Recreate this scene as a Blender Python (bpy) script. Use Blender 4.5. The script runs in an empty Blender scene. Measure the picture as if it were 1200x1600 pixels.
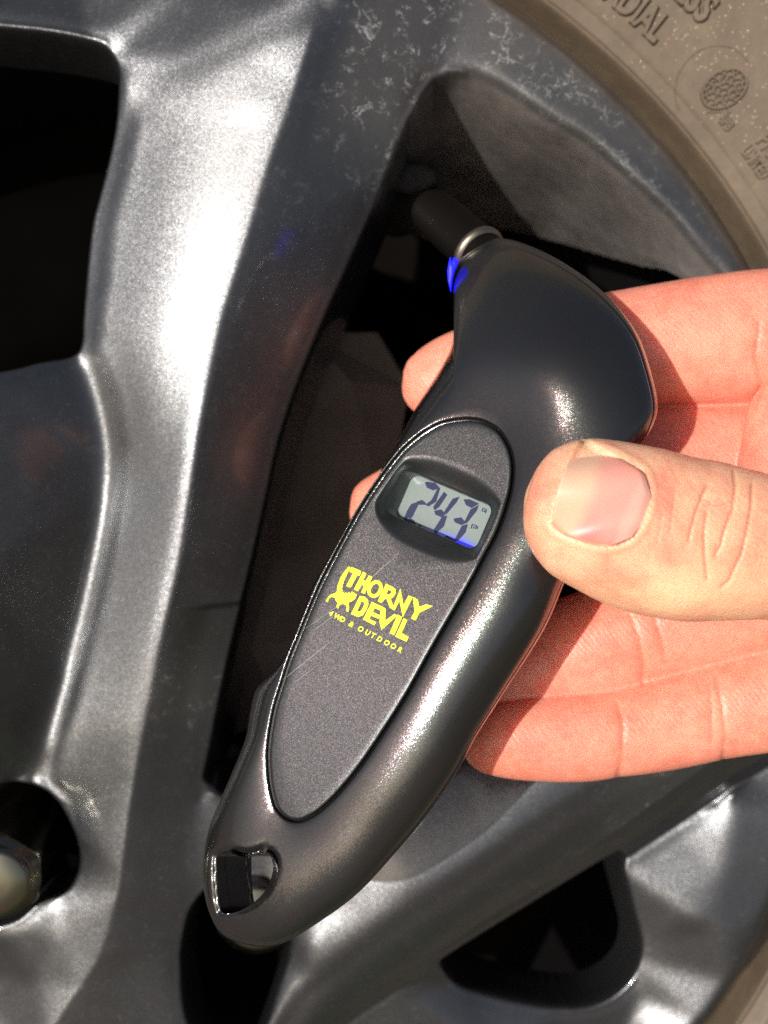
import bpy, bmesh, math, random
import numpy as np
from mathutils import Vector, Matrix
from mathutils.geometry import delaunay_2d_cdt
from mathutils.bvhtree import BVHTree

random.seed(4); rng = np.random.default_rng(4)
sc = bpy.context.scene
col = sc.collection
rad = math.radians

# ------------------------------------------------------------------ camera, light, exposure
S = 0.00012            # metres per unit: lengths below are in units of 0.12 mm, axes right / up / toward the viewer
D = 2200.0             # camera distance to the gauge
PITCH = rad(30)
ORIGIN = Vector((0, 0, 0.52))
R3 = Matrix(((1, 0, 0), (0, math.sin(PITCH), -math.cos(PITCH)), (0, math.cos(PITCH), math.sin(PITCH))))
R3n = np.array(R3)

def to_world(p):
    p = np.asarray(p, float)
    return (p * S) @ R3n.T + np.array(ORIGIN)

cam_data = bpy.data.cameras.new('camera')
cam = bpy.data.objects.new('camera', cam_data); col.objects.link(cam)
cam.matrix_world = Matrix.Translation(ORIGIN + R3 @ Vector((0, 0, D * S))) @ R3.to_4x4()
cam_data.sensor_width = 36; cam_data.lens = 36 * D / 1600
cam_data.clip_start = 0.01; cam_data.clip_end = 200
cam_data.dof.use_dof = True
cam_data.dof.focus_distance = (D - 20) * S
cam_data.dof.aperture_fstop = 15
sc.camera = cam

SUN_CAM = Vector((-0.435, 0.025, 0.90)).normalized()      # towards the sun, seen from the camera
SUN_DIR = (R3 @ SUN_CAM).normalized()
elev = math.asin(SUN_DIR.z); azim = math.atan2(SUN_DIR.x, SUN_DIR.y)
world = bpy.data.worlds.new('World'); sc.world = world; world.use_nodes = True
nt = world.node_tree; bg = nt.nodes['Background']
sky = nt.nodes.new('ShaderNodeTexSky'); sky.sky_type = 'NISHITA'; sky.sun_disc = False
sky.air_density = .7; sky.dust_density = 3.5; sky.ozone_density = .6
sky.sun_elevation = elev; sky.sun_rotation = azim
nt.links.new(sky.outputs[0], bg.inputs[0]); bg.inputs[1].default_value = 0.09
sun_data = bpy.data.lights.new('sun', 'SUN'); sun_data.energy = 4.8; sun_data.angle = rad(0.55)
sun_data.color = (1.0, 0.965, 0.91)
sun = bpy.data.objects.new('sun', sun_data); col.objects.link(sun)
sun.rotation_euler = SUN_DIR.to_track_quat('Z', 'Y').to_euler()
sun.location = (-0.5, -1.5, 1.5)
sc.view_settings.view_transform = 'Standard'; sc.view_settings.look = 'None'
sc.view_settings.exposure = 0.0; sc.view_settings.gamma = 1.0
sc.cycles.max_bounces = 8; sc.cycles.use_denoising = False; sc.cycles.use_adaptive_sampling = False

# ------------------------------------------------------------------ helpers
def pt(px, py, z):
    """point at depth z (toward the viewer positive) in the camera's axes"""
    k = (D - np.asarray(z, float)) / D
    return np.stack([(np.asarray(px, float) - 600) * k, (800 - np.asarray(py, float)) * k, np.asarray(z, float) * np.ones_like(k)], -1)

def link(name, me, mat, parent):
    o = bpy.data.objects.new(name, me); col.objects.link(o)
    if mat: me.materials.append(mat)
    if parent is not None: o.parent = parent
    return o

def mk(name, verts, faces, mat, parent=None, smooth=True, local=False, attrs=None):
    w = np.asarray(verts, float) if local else to_world(verts)
    base = np.array(parent_loc(parent)) if parent is not None else None
    loc = None
    if base is None:
        base = w.mean(0); loc = base
    me = bpy.data.meshes.new(name)
    me.from_pydata((w - base).tolist(), [], [list(map(int, f)) for f in faces])
    if smooth: me.polygons.foreach_set('use_smooth', [True] * len(me.polygons))
    for k, v in (attrs or {}).items():
        v = np.asarray(v, float)
        if v.ndim == 1:
            a = me.attributes.new(k, 'FLOAT', 'POINT'); a.data.foreach_set('value', v.ravel())
        else:
            a = me.attributes.new(k, 'FLOAT_COLOR', 'POINT')
            a.data.foreach_set('color', np.concatenate([v, np.ones((len(v), 1))], 1).ravel())
    me.update()
    o = link(name, me, mat, parent)
    if loc is not None: o.location = loc
    return o

def parent_loc(p):
    l = Vector((0, 0, 0))
    while p is not None:
        l += p.location; p = p.parent
    return l

def thing(name, label, cat, at):
    o = bpy.data.objects.new(name, None); col.objects.link(o)
    o.location = to_world(at); o.empty_display_size = 0.02
    o['label'] = label; o['category'] = cat
    return o

def grid_faces(n, m, closed=True):
    f = []
    for i in range(n - 1):
        a = i * m
        for j in range(m if closed else m - 1):
            k = (j + 1) % m
            f.append((a + j, a + k, a + m + k, a + m + j))
    return f

def catmull(P, per, closed=True):
    P = np.asarray(P, float); n = len(P); out = []
    for i in range(n if closed else n - 1):
        if closed: p0, p1, p2, p3 = P[i - 1], P[i], P[(i + 1) % n], P[(i + 2) % n]
        else: p0, p1, p2, p3 = P[max(i - 1, 0)], P[i], P[i + 1], P[min(i + 2, n - 1)]
        t = np.arange(per)[:, None] / per
        out.append(0.5 * (2 * p1 + (p2 - p0) * t + (2 * p0 - 5 * p1 + 4 * p2 - p3) * t**2 + (3 * p1 - p0 - 3 * p2 + p3) * t**3))
    out = np.concatenate(out)
    if not closed: out = np.concatenate([out, P[-1:]])
    return out

def seg_dist(X, Y, line):
    """distance to a polyline, and nothing else"""
    d = np.full(X.shape, 1e9)
    for (x0, y0), (x1, y1) in zip(line[:-1], line[1:]):
        dx, dy = x1 - x0, y1 - y0
        t = np.clip(((X - x0) * dx + (Y - y0) * dy) / (dx * dx + dy * dy + 1e-9), 0, 1)
        d = np.minimum(d, np.hypot(X - x0 - t * dx, Y - y0 - t * dy))
    return d

def inside(X, Y, poly):
    c = np.zeros(X.shape, bool); n = len(poly)
    for i in range(n):
        x0, y0 = poly[i]; x1, y1 = poly[(i + 1) % n]
        if y0 == y1: continue
        m = ((y0 > Y) != (y1 > Y)) & (X < (x1 - x0) * (Y - y0) / (y1 - y0) + x0)
        c ^= m
    return c

def sstep(x): x = np.clip(x, 0, 1); return x * x * (3 - 2 * x)

def blur(A, s):
    r = int(3 * s) + 1; k = np.exp(-0.5 * (np.arange(-r, r + 1) / s) ** 2); k /= k.sum()
    for ax in (0, 1):
        pad = [(0, 0), (0, 0)]; pad[ax] = (r, r)
        B = np.pad(A, pad, mode='edge'); out = np.zeros_like(A)
        for i, w in enumerate(k):
            out += w * (B[i:i + A.shape[0], :] if ax == 0 else B[:, i:i + A.shape[1]])
        A = out
    return A

def text_mesh(s, size, extrude=0.0, bevel=0.0, offset=0.0, squeeze=1.0, align='LEFT', spacing=1.0):
    c = bpy.data.curves.new('lettering', 'FONT'); c.body = s; c.size = size; c.extrude = extrude
    c.bevel_depth = bevel; c.offset = offset; c.align_x = align; c.resolution_u = 3; c.space_character = spacing
    return curve_arrays(c, squeeze)

def shape_mesh(loops, extrude=0.0, bevel=0.0):
    c = bpy.data.curves.new('shape', 'CURVE'); c.dimensions = '2D'; c.fill_mode = 'BOTH'
    c.extrude = extrude; c.bevel_depth = bevel
    for lp in loops:
        sp = c.splines.new('POLY'); sp.points.add(len(lp) - 1)
        for p, q in zip(sp.points, lp): p.co = (q[0], q[1], 0, 1)
        sp.use_cyclic_u = True
    return curve_arrays(c)

def curve_arrays(c, squeeze=1.0):
    o = bpy.data.objects.new('tmp', c); col.objects.link(o)
    dg = bpy.context.evaluated_depsgraph_get()
    me = bpy.data.meshes.new_from_object(o.evaluated_get(dg))
    V = np.array([v.co[:] for v in me.vertices]) if len(me.vertices) else np.zeros((0, 3))
    F = [tuple(p.vertices) for p in me.polygons]
    bpy.data.objects.remove(o); bpy.data.curves.remove(c); bpy.data.meshes.remove(me)
    if len(V): V[:, 0] *= squeeze
    return V, F

def evaluated(o):
    dg = bpy.context.evaluated_depsgraph_get()
    return bpy.data.meshes.new_from_object(o.evaluated_get(dg))

# ------------------------------------------------------------------ materials
def mat(name):
    m = bpy.data.materials.new(name); m.use_nodes = True
    return m, m.node_tree, m.node_tree.nodes['Principled BSDF']

def N(nt, t, **kw):
    n = nt.nodes.new(t)
    for k, v in kw.items():
        if k in n.inputs: n.inputs[k].default_value = v
        else: setattr(n, k, v)
    return n

def ramp(nt, fac, stops):
    r = nt.nodes.new('ShaderNodeValToRGB'); e = r.color_ramp.elements
    while len(e) < len(stops): e.new(0.5)
    for el, (p, c) in zip(e, stops):
        el.position = p; el.color = (*c, 1) if len(c) == 3 else c
    nt.links.new(fac, r.inputs[0]); return r.outputs[0]

def mixc(nt, f, a, b, mode='MIX'):
    m = nt.nodes.new('ShaderNodeMix'); m.data_type = 'RGBA'; m.blend_type = mode
    for s, v in ((m.inputs[0], f), (m.inputs[6], a), (m.inputs[7], b)):
        if hasattr(v, 'is_output') or isinstance(v, bpy.types.NodeSocket): nt.links.new(v, s)
        elif isinstance(v, (int, float)): s.default_value = v
        else: s.default_value = (*v, 1)
    return m.outputs[2]

def mth(nt, op, a, b=None, c=None, clamp=False):
    m = nt.nodes.new('ShaderNodeMath'); m.operation = op; m.use_clamp = clamp
    for i, v in enumerate((a, b, c)):
        if v is None: continue
        if isinstance(v, bpy.types.NodeSocket): nt.links.new(v, m.inputs[i])
        else: m.inputs[i].default_value = v
    return m.outputs[0]

def coord(nt):
    return nt.nodes.new('ShaderNodeTexCoord').outputs['Object']

def noise(nt, co, scale, detail=4, rough=0.55, dist=0.0, out=0):
    n = N(nt, 'ShaderNodeTexNoise'); nt.links.new(co, n.inputs['Vector'])
    n.inputs['Scale'].default_value = scale; n.inputs['Detail'].default_value = detail
    n.inputs['Roughness'].default_value = rough; n.inputs['Distortion'].default_value = dist
    return n.outputs[out]

def attr(nt, name, out='Fac'):
    a = nt.nodes.new('ShaderNodeAttribute'); a.attribute_name = name
    return a.outputs[out]

def flakes(nt, co, scale, amount):
    """normal tilted at random flake by flake"""
    v = N(nt, 'ShaderNodeTexVoronoi'); nt.links.new(co, v.inputs['Vector']); v.inputs['Scale'].default_value = scale
    s = N(nt, 'ShaderNodeVectorMath', operation='SUBTRACT'); nt.links.new(v.outputs['Color'], s.inputs[0]); s.inputs[1].default_value = (.5, .5, .5)
    k = N(nt, 'ShaderNodeVectorMath', operation='SCALE'); nt.links.new(s.outputs[0], k.inputs[0])
    if isinstance(amount, bpy.types.NodeSocket): nt.links.new(amount, k.inputs['Scale'])
    else: k.inputs['Scale'].default_value = amount
    g = N(nt, 'ShaderNodeNewGeometry')
    a = N(nt, 'ShaderNodeVectorMath', operation='ADD'); nt.links.new(g.outputs['Normal'], a.inputs[0]); nt.links.new(k.outputs[0], a.inputs[1])
    n = N(nt, 'ShaderNodeVectorMath', operation='NORMALIZE'); nt.links.new(a.outputs[0], n.inputs[0])
    return n.outputs[0], v.outputs['Color']

def bump(nt, h, dist, strength=1.0, normal=None):
    b = N(nt, 'ShaderNodeBump'); b.inputs['Strength'].default_value = strength; b.inputs['Distance'].default_value = dist
    nt.links.new(h, b.inputs['Height'])
    if normal is not None: nt.links.new(normal, b.inputs['Normal'])
    return b.outputs[0]

def mat_alloy():
    m, nt, p = mat('gunmetal alloy paint'); co = coord(nt)
    nrm, fc = flakes(nt, co, 9000, 0.23)
    n1 = noise(nt, co, 45, 6, .6)
    base = mixc(nt, n1, (.090, .094, .101), (.098, .102, .109))
    # dried water marks: thin crooked outlines, tan grit, dust, and sunlight painted on the barrel wall
    def iso(scale, det, band, lo, hi, ms):
        n_ = noise(nt, co, scale, det, .55, .6)
        l_ = ramp(nt, mth(nt, 'ABSOLUTE', mth(nt, 'SUBTRACT', n_, .5)), [(0, (1, 1, 1)), (band, (.35, .35, .35)), (band * 2, (0, 0, 0))])
        m_ = ramp(nt, noise(nt, co, ms, 3, .6), [(lo, (0, 0, 0)), (hi, (1, 1, 1))])
        return mth(nt, 'MULTIPLY', l_, m_)
    line = mth(nt, 'MAXIMUM', iso(190, 4, .010, .50, .56, 150), iso(430, 3, .016, .53, .6, 240))
    brk = mth(nt, 'ADD', .0, ramp(nt, noise(nt, co, 700, 3, .6), [(.4, (.3, .3, .3)), (.6, (1, 1, 1))]))
    dirt = attr(nt, 'dirt')
    marks = mth(nt, 'MULTIPLY', mth(nt, 'MULTIPLY', line, brk), dirt, clamp=True)
    film_and_light = mth(nt, 'MULTIPLY', ramp(nt, noise(nt, co, 75, 8, .72), [(.25, (.45, .45, .45)), (.75, (1, 1, 1))]), attr(nt, 'film_and_light'))
    grit = ramp(nt, noise(nt, co, 900, 2, .5), [(.705, (0, 0, 0)), (.73, (1, 1, 1))])
    grit = mth(nt, 'MULTIPLY', grit, attr(nt, 'grit'))
    c2 = mixc(nt, film_and_light, base, ramp(nt, attr(nt, 'film_and_light'), [(.7, (.09, .079, .068)), (.95, (.20, .172, .155))]))  # paler end of the ramp stands for sun on the barrel wall
    c3 = mixc(nt, mth(nt, 'MULTIPLY', marks, .75), c2, (.46, .48, .48))
    c4 = mixc(nt, grit, c3, (.42, .33, .22))
    nt.links.new(c4, p.inputs['Base Color'])
    matte = mth(nt, 'ADD', mth(nt, 'ADD', mth(nt, 'MULTIPLY', film_and_light, 1.0), mth(nt, 'MULTIPLY', marks, .7)), grit, clamp=True)
    nt.links.new(mth(nt, 'SUBTRACT', .90, mth(nt, 'MULTIPLY', matte, .75)), p.inputs['Metallic'])
    nt.links.new(mth(nt, 'ADD', .32, mth(nt, 'MULTIPLY', matte, .3)), p.inputs['Roughness'])
    nt.links.new(nrm, p.inputs['Normal'])
    p.inputs['Coat Weight'].default_value = .6; p.inputs['Coat Roughness'].default_value = .09
    return m

def mat_gauge(name, base, flake, rough, coat, coat_rough, fscale=5200, scratch=False):
    m, nt, p = mat(name); co = coord(nt)
    nrm, fc = flakes(nt, co, fscale, flake)
    tint = mixc(nt, .35, base, fc, 'MULTIPLY')
    b2 = mixc(nt, .35, base, mixc(nt, 1.0, fc, tuple(2 * x for x in base), 'MULTIPLY'))
    p.inputs['Metallic'].default_value = .85
    nt.links.new(b2, p.inputs['Base Color'])
    nt.links.new(mth(nt, 'ADD', rough, mth(nt, 'MULTIPLY', noise(nt, co, 120, 5), .05)), p.inputs['Roughness'])
    nt.links.new(nrm, p.inputs['Normal'])
    p.inputs['Coat Weight'].default_value = coat; p.inputs['Coat Roughness'].default_value = coat_rough
    return m

def simple(name, c, rough=.5, metal=0.0, spec=.5, nscale=None, namt=.25, bdist=None):
    m, nt, p = mat(name)
    p.inputs['Roughness'].default_value = rough; p.inputs['Metallic'].default_value = metal
    p.inputs['Specular IOR Level'].default_value = spec
    co = coord(nt)
    n = noise(nt, co, nscale or 300, 5, .6)
    nt.links.new(mixc(nt, n, tuple(x * (1 - namt) for x in c), tuple(min(1, x * (1 + namt)) for x in c)), p.inputs['Base Color'])
    if bdist: nt.links.new(bump(nt, n, bdist), p.inputs['Normal'])
    return m

def mat_tyre():
    m, nt, p = mat('dusty tyre rubber'); co = coord(nt)
    n1 = noise(nt, co, 60, 8, .65); n2 = noise(nt, co, 500, 4, .6)
    c = ramp(nt, n1, [(.3, (.092, .067, .045)), (.5, (.124, .091, .06)), (.7, (.16, .119, .08))])
    c = mixc(nt, ramp(nt, n2, [(.3, (0, 0, 0)), (.75, (.5, .5, .5))]), c, (.085, .067, .05))
    nt.links.new(c, p.inputs['Base Color']); p.inputs['Roughness'].default_value = .55
    p.inputs['Specular IOR Level'].default_value = .35
    nt.links.new(bump(nt, n2, .00008), p.inputs['Normal'])
    return m

def mat_skin():
    m, nt, p = mat('skin'); co = coord(nt)
    c = attr(nt, 'tone', 'Color')
    n1 = noise(nt, co, 130, 5, .6); n2 = noise(nt, co, 900, 3, .6)
    c1 = mixc(nt, mth(nt, 'MULTIPLY', ramp(nt, n1, [(.40, (0, 0, 0)), (.68, (1, 1, 1))]), .6), c, (.62, .135, .09))
    n3 = noise(nt, co, 420, 4, .7)
    c2 = mixc(nt, mth(nt, 'MULTIPLY', ramp(nt, n3, [(.45, (0, 0, 0)), (.72, (1, 1, 1))]), .4), c1, (.82, .40, .26))
    c3 = mixc(nt, mth(nt, 'MULTIPLY', n2, .15), c2, (.85, .52, .34))
    nt.links.new(c3, p.inputs['Base Color'])
    p.inputs['Roughness'].default_value = .42; p.inputs['Specular IOR Level'].default_value = .42
    p.inputs['Subsurface Weight'].default_value = .65
    p.inputs['Subsurface Radius'].default_value = (1.0, .22, .12); p.inputs['Subsurface Scale'].default_value = .007
    # fine skin grain: crossing ridges and pores
    w = N(nt, 'ShaderNodeTexWave', wave_type='BANDS'); w.inputs['Scale'].default_value = 400
    w.inputs['Distortion'].default_value = 7.0; w.inputs['Detail'].default_value = 1; w.inputs['Detail Scale'].default_value = .35
    mp = N(nt, 'ShaderNodeMapping'); mp.inputs['Rotation'].default_value = (.4, .9, .5); nt.links.new(co, mp.inputs[0]); nt.links.new(mp.outputs[0], w.inputs['Vector'])
    v = N(nt, 'ShaderNodeTexVoronoi', feature='DISTANCE_TO_EDGE'); v.inputs['Scale'].default_value = 1100; nt.links.new(co, v.inputs['Vector'])
    b1 = bump(nt, w.outputs['Fac'], .00007, .35)
    b2 = bump(nt, v.outputs['Distance'], .00012, .6, b1)
    b3 = bump(nt, noise(nt, co, 350, 4, .6), .0002, .5, b2)
    nt.links.new(b3, p.inputs['Normal'])
    return m

M_ALLOY = mat_alloy()
M_BODY = mat_gauge('dark metallic plastic', (.072, .071, .07), .17, .155, .5, .04, 13000)
M_PANEL = mat_gauge('satin metallic plastic', (.082, .089, .088), .32, .36, .12, .2, 16000)
M_TYRE = mat_tyre()
M_SKIN = mat_skin()
M_BLACK = simple('black rubber', (.0035, .0027, .0022), .5, spec=.12)
M_RUBBER = simple('valve rubber', (.02, .016, .013), .5, spec=.3)
M_INNER = simple('dusty inner casting', (.15, .12, .10), .7, .0, spec=.2, nscale=70, namt=.4)
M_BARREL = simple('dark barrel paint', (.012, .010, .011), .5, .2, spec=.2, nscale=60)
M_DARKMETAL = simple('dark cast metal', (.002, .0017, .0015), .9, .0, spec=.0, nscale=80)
M_STEEL = simple('dull nut steel', (.24, .23, .17), .22, 1.0, nscale=60, namt=.18)
M_RINGMETAL = simple('worn chrome', (.30, .26, .21), .42, 1.0, nscale=900)
M_YELLOW = simple('yellow print', (.78, .80, .03), .5, nscale=2500, namt=.12)
M_INK = simple('lcd ink', (.008, .012, .06), .4)
M_WEIGHT = simple('grey weight', (.03, .03, .028), .8, .0, nscale=900, namt=.6, bdist=.0008)

# ------------------------------------------------------------------ wheel: face as a relief with real depth
ZW0, AX, AY = -400.0, -0.10, 0.12
def wz(px, py, h):
    dx = np.asarray(px, float) - 600; dy = 800 - np.asarray(py, float); q = AX * dx + AY * dy
    return (ZW0 + np.asarray(h, float) + q) / (1 + q / D)
def wp(px, py, h): return pt(px, py, wz(px, py, h))

R1 = [(600,-150,-40),(560,-90,-18),(500,0,5),(478,80,2),(455,160,0),(420,260,0),(385,380,0),(350,490,0),(330,580,0),(310,680,-1),(295,780,-5),(280,880,-11),(252,1000,-20),(227,1130,-32),(203,1250,-44),(182,1400,-58),(152,1500,-72),(105,1570,-84),(60,1640,-95),(0,1720,-105)]
EDGE = [(700,108,-92),(680,122,-92),(660,150,-92),(640,192,-92),(622,235,-92),(590,320,-92),(555,400,-92),(515,490,-90),(470,600,-88),(440,690,-86),(420,780,-85),(397,880,-87),(377,960,-90),(360,1030,-92),(345,1100,-95),(330,1180,-98),(314,1245,-100)]
RIM_IN = [(700,108,-92),(720,112,-90),(760,128,-86),(810,160,-82),(860,198,-80),(905,226,-80),(980,285,-80),(1050,345,-82),(1150,450,-88),(1250,600,-95),(1330,760,-105),(1370,950,-110)]
TOP_EDGE = [(314,1245,-100),(400,1235,-95),(560,1200,-86),(720,1172,-80),(900,1110,-78),(1100,1040,-85),(1370,950,-110)]
W2_RIM = [(668,262,-470),(690,306,-600),(740,345,-760),(826,366,-800),(880,380,-640),(940,398,-480),(1000,415,-330),(1060,432,-190),(1140,520,-190),(1200,620,-250),(1230,720,-300)]
W1_EDGE = [(-170,25,-125),(0,44,-122),(60,50,-120),(120,60,-118),(160,74,-116),(180,105,-118),(181,140,-118),(176,200,-120),(162,265,-120),(150,310,-120),(140,350,-120),(132,420,-118),(126,490,-114),(118,548,-108),(60,562,-70),(0,576,-25),(-170,605,85)]
W1_IN = [(-170,108,-360),(0,124,-360),(60,132,-360),(112,158,-360),(140,212,-360),(147,290,-360),(138,350,-360),(127,420,-360),(119,490,-360),(108,534,-360),(60,546,-360),(0,556,-360),(-170,580,-360)]
C2 = [(181,140,-118),(250,118,-76),(330,85,-44),(410,45,-18),(500,0,5)]
VAL = [(118,548,-108),(150,620,-112),(168,700,-116),(166,760,-118),(150,850,-118),(120,980,-122),(85,1100,-122),(56,1200,-118),(50,1226,-116)]
BUMP = [(186,480,-66),(197,560,-58),(203,640,-60),(196,720,-80)]
L1 = [(-80,1290),(-50,1245),(0,1227),(40,1227),(80,1246),(108,1288),(122,1332),(116,1370),(96,1394),(60,1408),(20,1440),(-30,1450),(-75,1420),(-95,1350)]
L1C = (15, 1335)
L2 = [(345,1380),(305,1412),(288,1460),(283,1520),(293,1600),(330,1660),(385,1665),(414,1602),(432,1545),(450,1488),(446,1430),(400,1380)]
L2C = (368, 1510)
RI1 = [(478,1466,-64),(560,1415,-44),(600,1392,-34),(640,1368,-24),(740,1300,-26),(830,1232,-30),(960,1150,-40),(1150,1048,-62)]
RI2 = [(430,1640,-90),(470,1570,-60),(600,1468,-24),(720,1388,-8),(850,1298,-14),(1000,1206,-26),(1200,1085,-44),(1370,1000,-70)]
FL = [(480,1650,-130),(560,1585,-120),(690,1503,-104),(790,1440,-106),(945,1345,-110),(970,1330,-110),(1080,1255,-110),(1200,1178,-110),(1370,1070,-112)]
JT = [(976,1340,-158),(1086,1268,-150),(1206,1192,-144),(1372,1086,-142)]
W3_EDGE = [(690,1503,-104),(716,1538,-140),(800,1562,-155),(890,1575,-158),(945,1563,-165),(985,1530,-166),(1001,1480,-166),(985,1410,-162),(972,1356,-157),(976,1340,-158)]
W3_LOOP = FL[2:5] + W3_EDGE[:0:-1]
J1 = [(994,1377,-146),(1040,1405,-126),(1112,1448,-100),(1210,1475,-106),(1370,1500,-130)]
J2 = [(1150,1215,-128),(1136,1340,-112),(1112,1448,-104)]
J3 = [(1060,1640,-168),(1120,1575,-156),(1178,1500,-138),(1210,1475,-108)]

circ_px = [(830,0),(915,62),(1000,140),(1060,210),(1110,280),(1160,348),(1195,400)]
cp = wp([p[0] for p in circ_px], [p[1] for p in circ_px], -120)[:, :2]
A = np.c_[2 * cp, np.ones(len(cp))]; sol = np.linalg.lstsq(A, (cp ** 2).sum(1), rcond=None)[0]
WC = sol[:2]; WR = math.sqrt(sol[2] + (WC ** 2).sum())
print('wheel centre/radius', WC, WR)

def build_wheel_face(parent):
    cons = []     # polylines of (px,py,h)
    cons += [R1, EDGE, RIM_IN, TOP_EDGE, W1_EDGE, C2, VAL, BUMP, RI1, RI2, FL, JT, W3_EDGE, J1, J2, J3]
    def dense(l, per=4):
        return [tuple(q) for q in catmull(np.array(l, float), per, False)]
    cons = [dense(c) for c in cons]
    pass
    def shrink(poly, c, f, h): return [(c[0] + (x - c[0]) * f, c[1] + (y - c[1]) * f, h) for x, y in poly]
    for poly, c, h in ((L1, L1C, -108), (L2, L2C, -105)):
        a = [tuple(q) for q in catmull(np.array([(x, y, h) for x, y in poly]), 4)]
        cons += [a + a[:1]]
    L = np.array([(x, y, h) for x, y, h in W1_EDGE[6:14]] + VAL[1:]); L = L[np.argsort(L[:, 1])]
    Rr = np.array(R1)
    mids = {f: [] for f in (.3, .55, .8)}
    for y in range(190, 1190, 50):
        xl = np.interp(y, L[:, 1], L[:, 0]); hl = np.interp(y, L[:, 1], L[:, 2])
        xr = np.interp(y, Rr[:, 1], Rr[:, 0]); hr = np.interp(y, Rr[:, 1], Rr[:, 2])
        for f, g in ((.3, .43), (.55, .705), (.8, .905)):
            if f == .3 and 440 < y < 760: continue
            mids[f].append((xl + (xr - xl) * f, y, hl + (hr - hl) * g))
    cons += [mids[.55], mids[.8]]
    pts = list(mids[.3])
    pts += [(-170,900,95),(-170,1190,75),(-40,900,15),(-40,1120,15),(-170,1500,-190),(-170,1750,-200),(0,1600,-160),(60,1540,-118),
            (122,1260,-98),(148,1330,-78),(146,1420,-76),(90,1470,-100),(0,1520,-150),(296,1330,-96),(245,1500,-92),(230,1700,-120),(380,1780,-130),
            (-170,-80,-200),(-170,-170,-260),(100,-60,-190),(200,-170,-260),(300,-40,-110),(420,-150,-150),
            (1370,1300,-160),(1370,1750,-220),(1000,1560,-168),(960,1700,-180),(760,1640,-120),(600,1700,-130),(1170,1600,-150),(1250,1350,-150)]
    # rim ring out to the tyre
    th = np.linspace(rad(-62), rad(118), 46)
    rings = [[], [], [], []]
    P = [np.array(c, float) for c in cons] + [np.array(pts, float)]
    allp = [wp(c[:, 0], c[:, 1], c[:, 2]) for c in P]
    def offset_in(pp, d, h, c, closed=False):
        """points moved toward c by d across the line, sunk to height h below the wheel plane"""
        q = np.array(pp, float); a = wp(q[:, 0], q[:, 1], q[:, 2])[:, :2]; cc = wp(c[0], c[1], -60)[:2]
        t = (np.roll(a, -1, 0) - np.roll(a, 1, 0)) if closed else np.gradient(a, axis=0)
        n_ = np.c_[-t[:, 1], t[:, 0]]; n_ /= np.hypot(*n_.T)[:, None] + 1e-9
        n_ *= np.sign(((cc - a) * n_).sum(1))[:, None]
        b = a + n_ * d
        return np.c_[b, ZW0 + AX * b[:, 0] + AY * b[:, 1] + h]
    sp_in = offset_in(dense(EDGE[3:]), 12, -420, (760, 700)); tp_in = offset_in(dense(TOP_EDGE[:-1]), 12, -420, (760, 700))
    sp_in = sp_in[:-3]; tp_in = tp_in[3:]
    rimq = np.array(dense(W2_RIM), float)
    w2loop = np.concatenate([wp(rimq[:, 0], rimq[:, 1], rimq[:, 2]), tp_in[::-1], sp_in[::-1]])
    w3loop = offset_in(catmull(np.array(W3_LOOP, float), 4), 14, -330, (850, 1490), True)
    w3c = w3loop[:, :2].mean(0); w3loop[:, :2] = w3c + (w3loop[:, :2] - w3c) * .97
    lug_in = []
    for poly, c, h in ((L1, L1C, -108), (L2, L2C, -105)):
        a = catmull(np.array([(x, y, h) for x, y in poly]), 5)
        lug_in.append(offset_in(a, 6, -300, c, True))
    w1e = dense(W1_EDGE)
    w1loop = np.concatenate([offset_in(w1e, 9, -330, (40, 320)), wp(np.array([-190.]), np.array([590.]), -330), wp(np.array([-190.]), np.array([20.]), -330)])
    void_loops = [w2loop, w3loop, w1loop, *lug_in]
    plane = lambda x, y, h: ZW0 + AX * x + AY * y + h
    ring_lines = []
    for r, h in ((WR - 92, -98), (WR - 46, -106), (WR - 31, -120), (WR - 22, -200), (WR + 60, -280)):
        x = WC[0] + r * np.cos(th); y = WC[1] + r * np.sin(th)
        ring_lines.append(np.c_[x, y, plane(x, y, h)])
    # keep ring points clear of other lines (near the left edge of the face)
    ring_lines[0] = ring_lines[0][(th > rad(20)) & (th < rad(64))]
    allp += ring_lines + [np.concatenate([v_, v_[:1]]) for v_ in void_loops]
    V, E, Z = [], [], []
    for k, arr in enumerate(allp):
        i0 = len(V)
        for p in arr: V.append(Vector((p[0], p[1]))); Z.append(p[2])
        if k != len(P) - 1: E += [(i0 + i, i0 + i + 1) for i in range(len(arr) - 1)]
    for x in (-1100, 1300):
        for y in (-1400, 1400):
            V.append(Vector((x, y))); Z.append(plane(x, y, -150))
    vo, eo, fo, ov, oe, of = delaunay_2d_cdt(V, E, [], 0, 0.01)
    vo = np.array([v[:] for v in vo]); Vn = np.array([v[:] for v in V]); Zn = np.array(Z)
    zo = np.zeros(len(vo))
    for i, o in enumerate(ov):
        if o: zo[i] = Zn[o[0]]
        else:
            d = np.hypot(*(Vn - vo[i]).T) + 1e-3; w = 1 / d ** 3; zo[i] = (w * Zn).sum() / w.sum()
    step = 3.1
    xs = np.arange(-930, 1010, step); ys = np.arange(-1180, 1130, step)
    G = np.full((len(ys), len(xs)), np.nan)
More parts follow.
